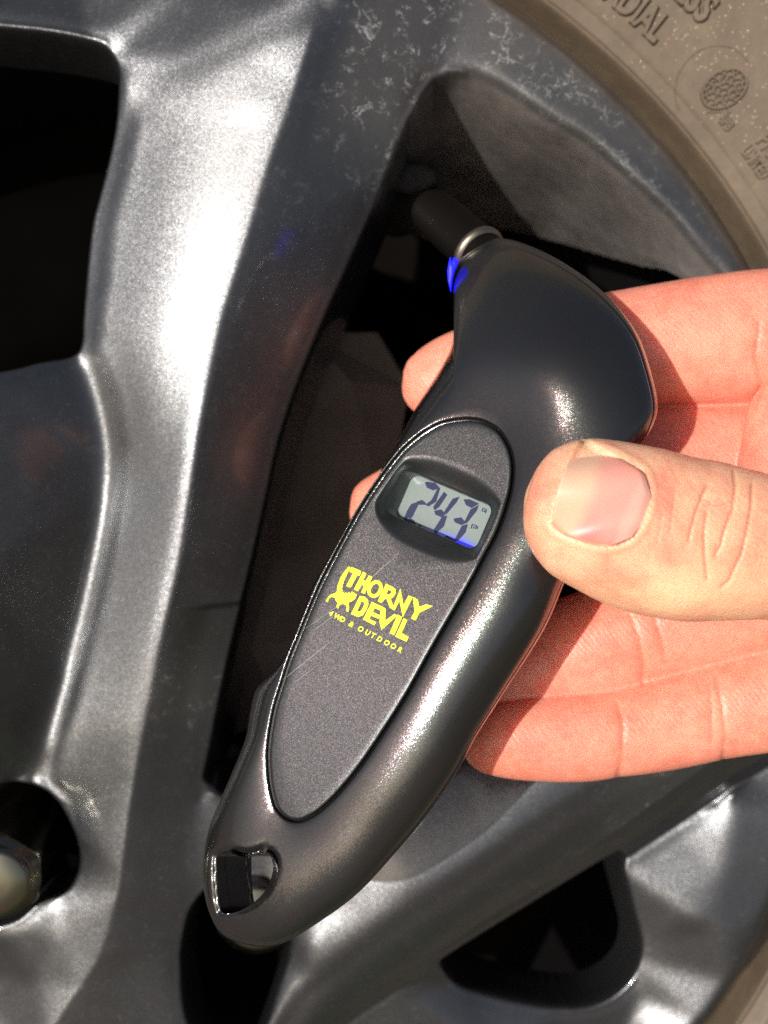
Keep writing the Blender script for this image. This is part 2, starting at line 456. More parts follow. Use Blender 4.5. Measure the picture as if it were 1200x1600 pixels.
    for f in fo:
        a, b, c = vo[f[0]], vo[f[1]], vo[f[2]]
        i0, i1 = np.searchsorted(xs, (min(a[0], b[0], c[0]), max(a[0], b[0], c[0])))
        j0, j1 = np.searchsorted(ys, (min(a[1], b[1], c[1]), max(a[1], b[1], c[1])))
        if i1 <= i0 or j1 <= j0: continue
        X, Y = np.meshgrid(xs[i0:i1], ys[j0:j1])
        den = (b[1] - c[1]) * (a[0] - c[0]) + (c[0] - b[0]) * (a[1] - c[1])
        if abs(den) < 1e-9: continue
        l1 = ((b[1] - c[1]) * (X - c[0]) + (c[0] - b[0]) * (Y - c[1])) / den
        l2 = ((c[1] - a[1]) * (X - c[0]) + (a[0] - c[0]) * (Y - c[1])) / den
        l3 = 1 - l1 - l2; m = (l1 >= -1e-6) & (l2 >= -1e-6) & (l3 >= -1e-6)
        sub = G[j0:j1, i0:i1]; sub[m] = (l1 * zo[f[0]] + l2 * zo[f[1]] + l3 * zo[f[2]])[m]
    G = np.where(np.isnan(G), -600, G)
    X, Y = np.meshgrid(xs, ys)
    # fillets: wide along the soft ridges, tight elsewhere
    Mk = (G > ZW0 + AX * X + AY * Y - 215)
    nb = lambda sg: blur(np.where(Mk, G - ZW0, 0), sg) / np.maximum(blur(Mk.astype(float), sg), 1e-3) + ZW0
    b1 = blur(G, 1.4); p2 = blur(G, 5); b3 = np.where(Mk, nb(15), p2)
    def lineXY(l): l = np.array(l, float); return [tuple(q[:2]) for q in wp(l[:, 0], l[:, 1], l[:, 2])]
    def near(lines, r):
        d = np.full(X.shape, 1e9)
        for l in lines: d = np.minimum(d, seg_dist(X, Y, lineXY(l)))
        return np.exp(-(d / r) ** 2)
    hard = near([EDGE, RIM_IN[:2], W1_EDGE, W3_EDGE, TOP_EDGE, FL, JT, [(x, y, -60) for x, y in L1 + L1[:1]], [(x, y, -60) for x, y in L2 + L2[:1]]], 16)
    rw = np.exp(-(np.minimum(seg_dist(X, Y, lineXY(RIM_IN)), 200) / 75) ** 2)
    n5 = nb(5); b2 = np.where(Mk, n5 * (1 - rw) + p2 * rw, p2)
    soft2 = (1 - hard) * (1 - .5 * near([R1], 14))
    K0 = (D - G) / D; PX0 = X / K0 + 600; PY0 = 800 - Y / K0
    xl0 = np.interp(PY0, L[:, 1], L[:, 0]); xr0 = np.interp(PY0, Rr[:, 1], Rr[:, 0])
    face = sstep((PX0 - xl0 - 20) / 30) * sstep((xr0 - 4 - PX0) / 70) * sstep((PY0 - 150) / 60) * sstep((1260 - PY0) / 80)
    soft3 = np.clip(face + near([C2, RI2], 45), 0, 1) * (1 - hard)
    b0 = blur(G, .8)
    lh = near([[(x, y, -108) for x, y in L1 + L1[:1]], [(x, y, -105) for x, y in L2 + L2[:1]]], 14)
    b1 = b1 * (1 - lh) + b0 * lh
    H = b1 * (1 - soft2) + b2 * soft2
    H = H * (1 - soft3) + b3 * soft3
    K = (D - H) / D; PX = X / K + 600; PY = 800 - Y / K
    # shallow step across the flank
    xr = np.interp(PY, Rr[:, 1], Rr[:, 0]); xe = np.interp(PY, [e[1] for e in EDGE], [e[0] for e in EDGE])
    fr = np.clip((PX - xr) / np.maximum(xe - xr, 30), 0, 1)
    stepm = sstep((PY - 948 + 12 * fr) / 13) * (1 - sstep((PY - 975) / 260)) * sstep((fr - .1) / .5) * (PX < xe + 3)
    H = H - 13 * stepm
    # masks
    cut = np.zeros(X.shape, bool)
    for v_ in void_loops: cut |= inside(X, Y, [tuple(q[:2]) for q in v_])
    cut |= np.hypot(X - WC[0], Y - WC[1]) > WR - 17
    # dirt maps in the wheel's own plane, plus painted sun on the barrel wall
    ring = sstep((np.hypot(X - WC[0], Y - WC[1]) - (WR - 520)) / 200)
    right = sstep((PX - xr - 25) / 60)
    dirt = .12 + .9 * ring * right * (1 - .55 * sstep((PX - 850) / 250)) + .35 * np.exp(-((PX - 350) / 90) ** 2 - ((PY - 250) / 160) ** 2) + .45 * np.exp(-((PX - 300) / 80) ** 2 - ((PY - 1080) / 60) ** 2)
    film_and_light = .6 * dirt
    facet = sstep((ZW0 + AX * X + AY * Y - 90 - H) / 30) * (PX > 640) * (PY < 520)
    film_and_light = film_and_light * (1 - facet) + 1.0 * facet; dirt = dirt * (1 - .8 * facet)  # barrel wall coloured paler here to stand for sunlight
    dirt = dirt * (1 - .85 * np.exp(-(seg_dist(X, Y, lineXY(RIM_IN)) / 30) ** 2))
    dirt = np.where((H < ZW0 - 200) & (facet == 0), .05, dirt); film_and_light = np.where((H < ZW0 - 200) & (facet == 0), .05, film_and_light)
    grit = .85 * np.exp(-((PX - 160) / 45) ** 2) * np.exp(-((PY - 370) / 140) ** 2) + .12
    idx = np.arange(X.size).reshape(X.shape)
    c4 = cut[:-1, :-1] | cut[1:, :-1] | cut[:-1, 1:] | cut[1:, 1:]
    q = np.stack([idx[:-1, :-1], idx[:-1, 1:], idx[1:, 1:], idx[1:, :-1]], -1)[~c4]
    # lay the cut edge on to the drawn outline
    rim_v = np.zeros(X.shape, bool)
    rim_v[:-1, :-1] |= c4; rim_v[1:, :-1] |= c4; rim_v[:-1, 1:] |= c4; rim_v[1:, 1:] |= c4
    rim_v &= ~cut; ii, jj = np.nonzero(rim_v); qx, qy = X[ii, jj], Y[ii, jj]
    bd = np.full(len(qx), 6.5); nx_, ny_, nz_ = qx.copy(), qy.copy(), H[ii, jj].copy()
    for v_ in void_loops:
        vv = np.concatenate([v_, v_[:1]])
        for a_, b_ in zip(vv[:-1], vv[1:]):
            d_ = b_ - a_; t_ = np.clip(((qx - a_[0]) * d_[0] + (qy - a_[1]) * d_[1]) / (d_[0] ** 2 + d_[1] ** 2 + 1e-9), 0, 1)
            dd_ = np.hypot(qx - a_[0] - t_ * d_[0], qy - a_[1] - t_ * d_[1]); m_ = dd_ < bd
            bd[m_] = dd_[m_]; nx_[m_] = (a_[0] + t_ * d_[0])[m_]; ny_[m_] = (a_[1] + t_ * d_[1])[m_]; nz_[m_] = np.minimum(nz_, a_[2] + t_ * d_[2])[m_]
    X[ii, jj], Y[ii, jj], H[ii, jj] = nx_, ny_, nz_
    used = np.unique(q); remap = np.full(X.size, -1); remap[used] = np.arange(len(used))
    verts = np.stack([X, Y, H], -1).reshape(-1, 3)[used]
    o = mk('alloy_rim', verts, remap[q], M_ALLOY, parent, attrs={'dirt': dirt.ravel()[used], 'film_and_light': film_and_light.ravel()[used], 'grit': grit.ravel()[used]})
    return o

wheel = thing('car_wheel', 'gunmetal alloy car wheel with dusty tyre behind the gauge', 'wheel', (WC[0], WC[1], ZW0 - 300))
build_wheel_face(wheel)

# wheel axes for turned parts: plane basis
wn = Vector((-AX, -AY, 1)).normalized()
we1 = Vector((1, 0, AX)).normalized(); we2 = wn.cross(we1)
WO = np.array([WC[0], WC[1], ZW0 + AX * WC[0] + AY * WC[1]])
def wheel_pt(r, a, h):
    """radius, angle, height above the wheel plane"""
    r = np.asarray(r, float); a = np.asarray(a, float); h = np.asarray(h, float)
    x = WC[0] + r * np.cos(a); y = WC[1] + r * np.sin(a)
    return np.stack([x, y, ZW0 + AX * x + AY * y + h], -1)

def sweep(name, prof, a0, a1, n, m, parent, flip=False):
    a = np.linspace(a0, a1, n); V = np.concatenate([wheel_pt(np.array([p[0] for p in prof]), np.full(len(prof), t), np.array([p[1] for p in prof])) for t in a])
    return mk(name, V, grid_faces(n, len(prof), False), m, parent)

# tyre
def tyre_h(r):
    """height of the sidewall at distance r from the rim edge"""
    xs_ = [-60, -10, -3, 0, 3, 6, 9, 13, 34, 60, 110, 180, 280, 420, 560, 700, 800]
    hs_ = [-230, -200, -165, -112, -102, -99, -102, -104, -97, -87, -68, -45, -20, 0, -10, -60, -160]
    return np.interp(r, xs_, hs_)
rr = np.unique(np.concatenate([np.linspace(-60, 40, 91), np.linspace(40, 800, 70)]))
hh = tyre_h(rr); kk = np.exp(-0.5 * (np.arange(-3, 4) / 1.4) ** 2); kk /= kk.sum()
hh = np.convolve(np.pad(hh, 3, mode='edge'), kk, 'valid')
tyre = sweep('tyre', list(zip(WR + rr, hh)), rad(-75), rad(135), 420, M_TYRE, wheel)

def tyre_text(s, px, py, size, squeeze, offset, raise_=8, spacing=1.0, name='raised_lettering', align='RIGHT'):
    V, F = text_mesh(s, size, extrude=raise_ * .5, bevel=size * .03, offset=offset, squeeze=squeeze, spacing=spacing, align=align)
    p = wp(px, py, -80); r0 = math.hypot(p[0] - WC[0], p[1] - WC[1]); a0 = math.atan2(p[1] - WC[1], p[0] - WC[0])
    r = r0 + V[:, 1]; a = a0 - V[:, 0] / r0
    h = np.interp(r - WR, rr, hh) + V[:, 2] + raise_ * .2
    return mk(name, wheel_pt(r, a, h), F, M_TYRE, tyre)

tyre_text('TUBELESS', 1090, 46, 68, .78, .5, 13)
tyre_text('RADIAL', 1021, 68, 66, .68, .4, 13)
tyre_text('BPB', 1121, 186, 25, .72, .3, 8, align='LEFT')
tyre_text('PNEUS', 1179, 222, 40, .75, .4, 8, align='LEFT')
tyre_text('LIMITED', 1158, 236, 30, .62, .3, 8, align='LEFT')

def tyre_emblem():
    cx, cy = 1133, 137
    def loc(pts, lift):
        P = np.array(pts, float); p = wp(P[:, 0], P[:, 1], -60)
        r = np.hypot(p[:, 0] - WC[0], p[:, 1] - WC[1]); a = np.arctan2(p[:, 1] - WC[1], p[:, 0] - WC[0])
        return r, a
    V, F = [], []
    def bar(p0, p1, w, hgt):
        d = np.array(p1) - np.array(p0); L = np.hypot(*d); d = d / L; n = np.array([-d[1], d[0]])
        base = [np.array(p0) + n * w, np.array(p1) + n * w, np.array(p1) - n * w, np.array(p0) - n * w]
        top = [np.array(p0) + n * w * .5, np.array(p1) + n * w * .5, np.array(p1) - n * w * .5, np.array(p0) - n * w * .5]
        r, a = loc(base + top, 0); h = np.interp(r - WR, rr, hh) + np.array([-1] * 4 + [hgt] * 4)
        i = len(V); V.extend(wheel_pt(r, a, h))
        F.extend([(i + 4, i + 5, i + 6, i + 7), (i, i + 1, i + 5, i + 4), (i + 1, i + 2, i + 6, i + 5), (i + 2, i + 3, i + 7, i + 6), (i + 3, i, i + 4, i + 7)])
    ca, sa = math.cos(rad(-38)), math.sin(rad(-38))
    E = lambda u, v: (cx + 33 * (u * ca - v * sa) , cy + 33 * (u * sa + v * ca) * .93)
    el = [E(math.cos(t) * 1.05, math.sin(t) * .85) for t in np.linspace(0, 2 * math.pi, 41)]
    for a, b in zip(el[:-1], el[1:]): bar(a, b, 2.4, 8)
    for u in np.linspace(-.72, .72, 5):
        y = .82 * math.sqrt(max(0, 1 - (u / 1.05) ** 2)); zz = [E(u + .10 * math.sin(v * 9), v) for v in np.linspace(-y, y, 12)]
        for a, b in zip(zz[:-1], zz[1:]): bar(a, b, 1.9, 7)
    for v in np.linspace(-.56, .56, 5):
        x = 1.0 * math.sqrt(max(0, 1 - (v / .85) ** 2)); zz = [E(u, v + .07 * math.sin(u * 9)) for u in np.linspace(-x, x, 14)]
        for a, b in zip(zz[:-1], zz[1:]): bar(a, b, 1.9, 7)
    bar((1111, 168), (1144, 172), 2.2, 3); bar((1118, 160), (1108, 172), 2, 3); bar((1140, 166), (1144, 172), 2, 3)
    mk('raised_emblem', np.array(V), F, M_TYRE, tyre, smooth=False)
    V, F = [], []
    ring = [(1118 + 58 * math.cos(t), 132 + 60 * math.sin(t)) for t in np.linspace(rad(150), rad(330), 60)]
    for a, b in zip(ring[:-1], ring[1:]): bar(a, b, 1.3, 2.2)
    mk('raised_ring', np.array(V), F, M_TYRE, tyre, smooth=False)
tyre_emblem()

def water_beads():
    """dried droplets and flecks standing on the sidewall, uncountable"""
    V, F = [], []
    for k in range(300):
        px = rng.uniform(850, 1215); py = rng.uniform(-20, 420)
        cl = [(1085, 70), (1150, 60), (1190, 190), (1170, 150), (1060, 30)][k % 5]
        if k % 3: px = rng.normal(cl[0], 42); py = rng.normal(cl[1], 38)
        p = wp(px, py, -90); r = math.hypot(p[0] - WC[0], p[1] - WC[1]); a = math.atan2(p[1] - WC[1], p[0] - WC[0])
        if r < WR + 22: continue
        s = rng.uniform(.6, 1.8); h0 = float(np.interp(r - WR, rr, hh)); i = len(V)
        for lv, (f, z) in enumerate(((1, -.3), (.7, .55), (0, .8))):
            for t in range(6 if f else 1):
                V.append(wheel_pt(r + s * f * 1.3 * math.sin(t * math.pi / 3), a + s * f * math.cos(t * math.pi / 3) / r, h0 + s * z))
        for t in range(6):
            u = (t + 1) % 6
            F += [(i + t, i + u, i + 6 + u, i + 6 + t), (i + 6 + t, i + 6 + u, i + 12)]
    m, nt, p = mat('dried droplets'); p.inputs['Base Color'].default_value = (.45, .36, .25, 1); p.inputs['Roughness'].default_value = .12
    o = mk('dried_droplets', np.array(V), F, m, tyre); o['kind'] = 'stuff'
water_beads()

# barrel and brake behind the openings
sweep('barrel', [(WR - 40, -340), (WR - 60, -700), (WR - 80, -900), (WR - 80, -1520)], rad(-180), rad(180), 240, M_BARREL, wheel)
M_BACK = simple('dark added plate', (.004, .003, .0024), .9, .0, spec=.05, nscale=40)
sweep('added_back_plate', [(WR - 80, -1500), (900, -1490), (500, -1480), (150, -1490)], rad(-180), rad(180), 160, M_BACK, wheel)  # added plate closing the barrel so the openings stay dark
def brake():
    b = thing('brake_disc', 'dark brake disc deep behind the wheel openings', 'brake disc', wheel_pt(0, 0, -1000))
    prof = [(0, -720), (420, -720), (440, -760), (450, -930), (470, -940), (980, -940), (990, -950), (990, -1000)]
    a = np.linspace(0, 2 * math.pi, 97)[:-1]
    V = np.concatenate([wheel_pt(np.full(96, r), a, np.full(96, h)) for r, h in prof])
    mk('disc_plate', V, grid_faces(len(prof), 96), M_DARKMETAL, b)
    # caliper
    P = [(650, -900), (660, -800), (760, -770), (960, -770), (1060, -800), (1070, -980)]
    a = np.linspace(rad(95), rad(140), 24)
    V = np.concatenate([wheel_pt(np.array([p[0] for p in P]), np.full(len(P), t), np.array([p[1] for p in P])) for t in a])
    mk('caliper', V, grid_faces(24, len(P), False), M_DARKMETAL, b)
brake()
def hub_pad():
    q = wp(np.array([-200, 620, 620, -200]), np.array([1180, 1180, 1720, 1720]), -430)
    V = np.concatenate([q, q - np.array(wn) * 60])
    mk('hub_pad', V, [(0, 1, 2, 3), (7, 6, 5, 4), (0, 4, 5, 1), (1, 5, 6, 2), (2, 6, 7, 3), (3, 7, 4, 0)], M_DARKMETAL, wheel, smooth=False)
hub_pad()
# ribs inside the opening, seen faintly left of the gauge
def ribs():
    V, F = [], []
    q = [(380,640,-640),(480,520,-600),(550,598,-560),(430,720,-600),(640,605,-640),(590,520,-640),(600,820,-700),(420,880,-660),(390,1010,-600),(460,1000,-560),(440,1120,-640),(360,1150,-600)]
    V = wp([a[0] for a in q], [a[1] for a in q], [a[2] for a in q])
    F = [(0, 1, 2), (0, 2, 3), (1, 5, 4), (1, 4, 2), (2, 4, 6), (2, 6, 3), (3, 6, 7), (7, 6, 8), (8, 6, 9), (8, 9, 10), (8, 10, 11)]
    mk('inner_web', V, F, M_INNER, wheel, smooth=False)
ribs()

def lathe(name, p0, p1, prof, m, parent, n=48, hexa=None):
    """turned piece about the axis p0->p1; prof = (t along axis, radius)"""
    p0 = Vector(p0); p1 = Vector(p1); ax = (p1 - p0); L = ax.length; ax.normalize()
    u = ax.orthogonal().normalized(); v = ax.cross(u); V = []
    for t, r in prof:
        for j in range(n):
            a = 2 * math.pi * j / n; k = 1.0
            if hexa and hexa[0] <= t <= hexa[1]:
                am = (a + hexa[2]) % (math.pi / 3) - math.pi / 6; k = .885 / max(.885, math.cos(am)) if False else min(1.0, .866 / math.cos(am) * 1.04)
            V.append(p0 + ax * (t * L) + (u * math.cos(a) + v * math.sin(a)) * (r * k))
    return mk(name, np.array([x[:] for x in V]), grid_faces(len(prof), n), m, parent)

def lug_nut(px, py, h0, h1, R):
    b = wp(px, py, h1); a = b - np.array(wn) * (h1 - h0)
    return lathe('lug_nut', a, b, [(0, R), (.2, R), (.3, R), (.90, R), (.925, R * .95), (.94, R * .84), (.955, R * .80), (.985, R * .77), (.998, R * .66), (1.004, R * .3), (1.005, 0)], M_STEEL, wheel, 72, (.25, .91, .35))
lug_nut(-8, 1382, -400, 10, 84)
lug_nut(402, 1436, -400, -80, 86)

# valve stem
def valve():
    a = wp(630, 318, -420); b = wp(704, 352, -250)
    v = lathe('valve_stem', a, b, [(-.25, 74), (-.05, 74), (.03, 64), (.15, 54), (.6, 46), (1.0, 42), (1.05, 30), (1.05, 0)], M_RUBBER, wheel)
    return v
valve()
def weight():
    V, F = [], []
    P = [(600, 285), (612, 262), (640, 255), (672, 256), (690, 268), (692, 285), (676, 296), (650, 304), (628, 298)]
    n = len(P)
    for f, h in ((1.05, -400), (1.0, -250), (.86, -238), (.5, -232)):
        for x, y in P:
            V.append(wp(640 + (x - 650) * f, 280 + (y - 280) * f, h - 70 + rng.uniform(-4, 4)))
    F = grid_faces(4, n) + [tuple(range(3 * n, 4 * n))]
    mk('wheel_weight', np.array(V), F, M_WEIGHT, wheel)
weight()

# ------------------------------------------------------------------ the gauge
TA = math.tan(rad(27)); CA = math.cos(rad(27))
def gv(px, py): return (np.asarray(px, float) - 600) * .89 + (np.asarray(py, float) - 950) * .456
def gu(px, py): return (np.asarray(px, float) - 600) * .456 - (np.asarray(py, float) - 950) * .89     # along the handle, up
def gz(px, py, w): return TA * gv(px, py) + np.asarray(w, float) / CA + 10
def bow(px, py): u = gu(px, py); return np.where(u > 0, -9, -30) * (u / 330) ** 2
def gp(px, py, w): return pt(px, py, gz(px, py, w))

PAIRS = [(757,375,-150,735,654),(790,373,-142,750,656),(830,385,-132,763,661),(880,410,-122,775,668),(930,445,-114,785,678),(970,485,-108,792,689),
(1000,530,-105,798,702),(1020,590,-105,802,718),(1028,635,-105,803,735),(1020,667,-105,802,750),(1000,698,-105,800,765),(965,745,-105,796,782),
(930,810,-105,788,808),(905,860,-105,776,838),(882,912,-105,760,868),(850,985,-105,735,915),(790,1080,-105,680,1010),(745,1150,-105,640,1082),
(715,1205,-105,605,1138),(670,1270,-105,565,1197),(620,1330,-105,528,1242),(560,1395,-105,500,1268),(500,1440,-108,480,1280),(450,1470,-110,466,1284),
(415,1479,-110,455,1283),(380,1475,-110,446,1279),(350,1462,-108,438,1272),(332,1438,-105,431,1263),(320,1400,-100,427,1252),(317,1360,-95,424,1240),
(320,1325,-95,421,1225),(328,1290,-95,419,1205),(342,1255,-95,418,1180),(362,1208,-95,420,1155),(383,1155,-95,424,1128),(391,1112,-95,430,1100),
(402,1074,-95,440,1068),(438,1036,-95,452,1030),(458,1000,-95,466,995),(474,960,-95,480,960),(483,925,-95,497,920),(496,900,-95,508,897),
(530,845,-95,535,845),(560,798,-95,561,798),(592,742,-95,595,746),(625,683,-95,628,704),(655,628,-98,655,680),(690,572,-105,675,667),
(706,537,-112,690,660),(712,490,-125,703,657),(708,440,-140,714,655),(720,402,-150,725,654)]
Q = catmull(PAIRS, 10); SX, SY, SW, QX, QY = Q.T; NT = len(Q)
tang = np.roll(np.c_[QX, QY], -1, 0) - np.roll(np.c_[QX, QY], 1, 0)
kk = np.exp(-0.5 * (np.arange(-6, 7) / 2.5) ** 2); kk /= kk.sum()
nrm2 = np.c_[-tang[:, 1], tang[:, 0]]; nrm2 /= np.hypot(*nrm2.T)[:, None]
if ((np.c_[QX, QY] - [600, 950]) * nrm2).sum(1).mean() < 0: nrm2 = -nrm2
KEYHOLE = [(338,1337),(350,1331),(360,1334),(376,1339),(396,1335),(408,1331),(418,1336),(423,1348),(423,1364),(414,1388),(396,1408),(374,1422),(356,1427),(344,1424),(339,1400),(337,1365)]

gauge = thing('tyre_pressure_gauge', 'black digital tyre pressure gauge with yellow print and lit screen', 'pressure gauge', gp(600, 950, -100))

def gauge_body():
    rings = []
    def ring(x, y, w): rings.append(gp(x, y, w))
    wq = bow(QX, QY)
    for off, dw in ((-16, -15), (-3, -14), (0, -12.5), (1.0, -3.5), (2.5, -.6), (4.5, 0)):
        ring(QX + nrm2[:, 0] * off, QY + nrm2[:, 1] * off, wq + dw)
    px0, py0 = QX + nrm2[:, 0] * 4.5, QY + nrm2[:, 1] * 4.5
    # the head swells: extra crown between panel and outline
    head = sstep((gu(SX, SY) - 150) / 250)
    seam = 26; last = None
    ths = np.linspace(0, math.pi / 2, 34)[1:]
    def flank(t):
        s, c = math.sin(t), math.cos(t)
        x = px0 + (SX - px0) * s; y = py0 + (SY - py0) * s
        crown = head * 0 * (math.sin(t * 1.15) ** 1.5) * np.cos(t) ** .8 * sstep((gv(SX, SY) + 60) / 160)
        w = wq + (SW - wq) * (1 - c ** (1.0 - .12 * head)) + crown
        w = w + 30 * np.exp(-((x - 866) ** 2 + (y - 550) ** 2) / 104 ** 2) * sstep(s / .4) * max(c, 0) ** .6
        d = seg_dist(x, y, KEYHOLE + KEYHOLE[:1])
        w = w - 13 * np.clip(1 - d / 13, 0, 1) ** 2
        return x, y, w
    tseam = 1.30
    for t in ths:
        if t < tseam: ring(*flank(t))
    x, y, w = flank(tseam); ring(x, y, w)
    nfront = len(rings)
    ring(x + (px0 - x) * .012, y + (py0 - y) * .012, w - 4)
    front = list(rings)
    rings.clear()
    x2, y2, w2 = flank(tseam + .015)
    ring(x2 + (px0 - x2) * .016, y2 + (py0 - y2) * .016, w2 + 3)
    ring(x2 + (px0 - x2) * .014, y2 + (py0 - y2) * .014, w2)
    ring(x2 , y2, w2 - 2)
    for t in np.linspace(tseam + .05, math.pi / 2, 7): ring(*flank(t))
    bulge = 72 * (.2 + .8 * sstep((gu(SX, SY) + 560) / 330))
    for ph in np.linspace(0, math.pi / 2, 12)[1:]:
        f = (1 - math.cos(ph)) * .55
        ring(SX + (px0 - SX) * f, SY + (py0 - SY) * f, SW - bulge * math.sin(ph))
    cx, cy = 600, 950
    spine = np.c_[np.interp(gu(SX, SY), [-560, 560], [380, 860]), np.interp(gu(SX, SY), [-560, 560], [1420, 520])]
    bx, by = SX + (px0 - SX) * .55, SY + (py0 - SY) * .55
    for f in (.3, .6, .85, 1.0):
        ring(bx + (spine[:, 0] - bx) * f, by + (spine[:, 1] - by) * f, SW - bulge - 6 * f)
    back = list(rings)
    # cutter for the key hole
    kp = catmull(KEYHOLE, 5); n = len(kp)
    cv = []
    for sgn in (120, -320):
        c0 = gp(kp[:, 0], kp[:, 1], np.full(n, -20.0))
        nl = np.array([-math.sin(rad(27)) * .89, math.sin(rad(27)) * .456, math.cos(rad(27))])
        cv.append(c0 + nl * (sgn + 20))
    CV = np.concatenate(cv); cf = grid_faces(2, n) + [tuple(range(n))[::-1], tuple(range(n, 2 * n))]
    res = []
    for name, R in (('front_shell', front), ('back_shell', back)):
        V = np.concatenate(R); F = grid_faces(len(R), NT)
        res.append((name, V, F, len(R)))
    # join both for the cut is not needed: each shell is closed by its own solid thickness
    out = []
    for name, V, F, nr in res:
        o = mk(name, V, F, M_BODY, gauge)
        bm = bmesh.new(); bm.from_mesh(o.data)
        cutf = []
        bm.faces.ensure_lookup_table()
        # drop the faces whose centre lies in the hole (looking along the hole's own axis)
        bm.to_mesh(o.data); bm.free()
        out.append(o)
    return out, CV, cf

shells, CUTV, CUTF = gauge_body()
def cut_hole(shells):
    """bore the key hole through both shells along its axis"""
    cutter = mk('bore', CUTV, CUTF, None, gauge, smooth=False)
    bm = bmesh.new(); bm.from_mesh(cutter.data); bmesh.ops.recalc_face_normals(bm, faces=bm.faces); bm.to_mesh(cutter.data); bm.free()
    for o in shells:
        mod = o.modifiers.new('bore', 'BOOLEAN'); mod.object = cutter; mod.operation = 'DIFFERENCE'; mod.solver = 'FAST'
        me = evaluated(o); o.modifiers.clear(); old = o.data; o.data = me; bpy.data.meshes.remove(old)
        me.name = o.name
        # the bore's walls come from the sleeve below
    bpy.data.objects.remove(cutter)
def bore_by_faces(shells):
    kp = catmull(KEYHOLE, 6); kp3 = gp(kp[:, 0], kp[:, 1], np.full(len(kp), -20.0))
    nl = np.array([-math.sin(rad(27)) * .89, math.sin(rad(27)) * .456, math.cos(rad(27))])
    e1 = np.cross([0, 1, 0], nl); e1 /= np.linalg.norm(e1); e2 = np.cross(nl, e1)
    poly = [(float(p @ e1), float(p @ e2)) for p in kp3]
    base = np.array(parent_loc(gauge))
    for o in shells:
        bm = bmesh.new(); bm.from_mesh(o.data)
        P = np.array([v.co[:] for v in bm.verts]) + base
        C = ((P - np.array(ORIGIN)) @ R3n) / S
        a = C @ e1; b = C @ e2
        # snap nearby vertices on to the outline, then drop faces inside
        dn = np.full(len(a), 1e9); bx = np.zeros(len(a)); by = np.zeros(len(a))
        for (x0, y0), (x1, y1) in zip(poly, poly[1:] + poly[:1]):
            dx, dy = x1 - x0, y1 - y0; t = np.clip(((a - x0) * dx + (b - y0) * dy) / (dx * dx + dy * dy), 0, 1)
            qx, qy = x0 + t * dx, y0 + t * dy; dd = np.hypot(a - qx, b - qy); m = dd < dn
            dn[m] = dd[m]; bx[m] = qx[m]; by[m] = qy[m]
        ins = inside(a, b, poly)
        bm.verts.ensure_lookup_table()
        kill = [f for f in bm.faces if all(ins[v.index] for v in f.verts)]
        part = {v.index for f in bm.faces if f not in set(kill) for v in f.verts if ins[v.index]}
        for i in part:
            off = e1 * (bx[i] - a[i]) + e2 * (by[i] - b[i])
            bm.verts[i].co = Vector(bm.verts[i].co) + Vector((R3n @ off) * S)
        bmesh.ops.delete(bm, geom=kill, context='FACES')
        bm.to_mesh(o.data); bm.free()
    # sleeve: wall of the hole
    V = []
    prof = [(-5, 0.0), (-12, 0.0), (-30, .0), (-118, 0.0)]
    c = kp3.mean(0)
    lev = []
    for dw, f in prof: lev.append(kp3 + nl * dw + (kp3 - c) * (.01 - f))
    return np.concatenate(lev), len(lev), len(kp)
SV, SN, SM = bore_by_faces(shells)
mk('hole_sleeve', SV, grid_faces(SN, SM), M_BODY, gauge)

# panel with its dished window
DC = np.array([687, 796])
ang = rad(23)
def rot(u, v): return DC + np.array([u * math.cos(ang) - v * math.sin(ang), u * math.sin(ang) + v * math.cos(ang)])
def rrect(hx, hy, r, skew=0.0):
    out = []
    for sx, sy, a0 in ((1, 1, 0), (-1, 1, 90), (-1, -1, 180), (1, -1, 270)):
        for a in np.linspace(a0, a0 + 90, 7):
            u = sx * (hx - r) + r * math.cos(rad(a)); v = sy * (hy - r) + r * math.sin(rad(a))
            out.append(rot(u + skew * v, v))
    return np.array(out)
WIN = rrect(77, 38, 14, 0)
DISH = np.array([rot(math.copysign(abs(math.cos(t)) ** .75, math.cos(t)) * 102 - 2, math.copysign(abs(math.sin(t)) ** .85, math.sin(t)) * 74) for t in np.linspace(0, 2 * math.pi, 60)[:-1]])
def cast(poly, tx, ty):
    """where the ray from the dish centre towards (tx,ty) leaves the outline"""
    out = np.zeros((len(tx), 2)); n = len(poly)
    for k, (x, y) in enumerate(zip(tx, ty)):
        d = np.array([x, y]) - DC; d /= np.hypot(*d); best = 0
        for i in range(n):
            a = poly[i] - DC; e = poly[(i + 1) % n] - poly[i]
            den = d[0] * e[1] - d[1] * e[0]
            if abs(den) < 1e-9: continue
            t = (a[0] * e[1] - a[1] * e[0]) / den; s = (a[0] * d[1] - a[1] * d[0]) / den
            if t > 0 and -1e-6 <= s <= 1 + 1e-6: best = max(best, t)
        out[k] = DC + d * best
    return out
wd = cast(WIN, QX, QY); dd = cast(DISH, QX, QY)
pn = np.c_[QX, QY] - nrm2 * 5.0
wq = lambda xy: bow(xy[:, 0], xy[:, 1])
dd_in = np.where((np.hypot(*(dd - DC).T) > np.hypot(*(pn - DC).T) - 7)[:, None], DC + (pn - DC) * ((np.hypot(*(pn - DC).T) - 7) / np.hypot(*(pn - DC).T))[:, None], dd)
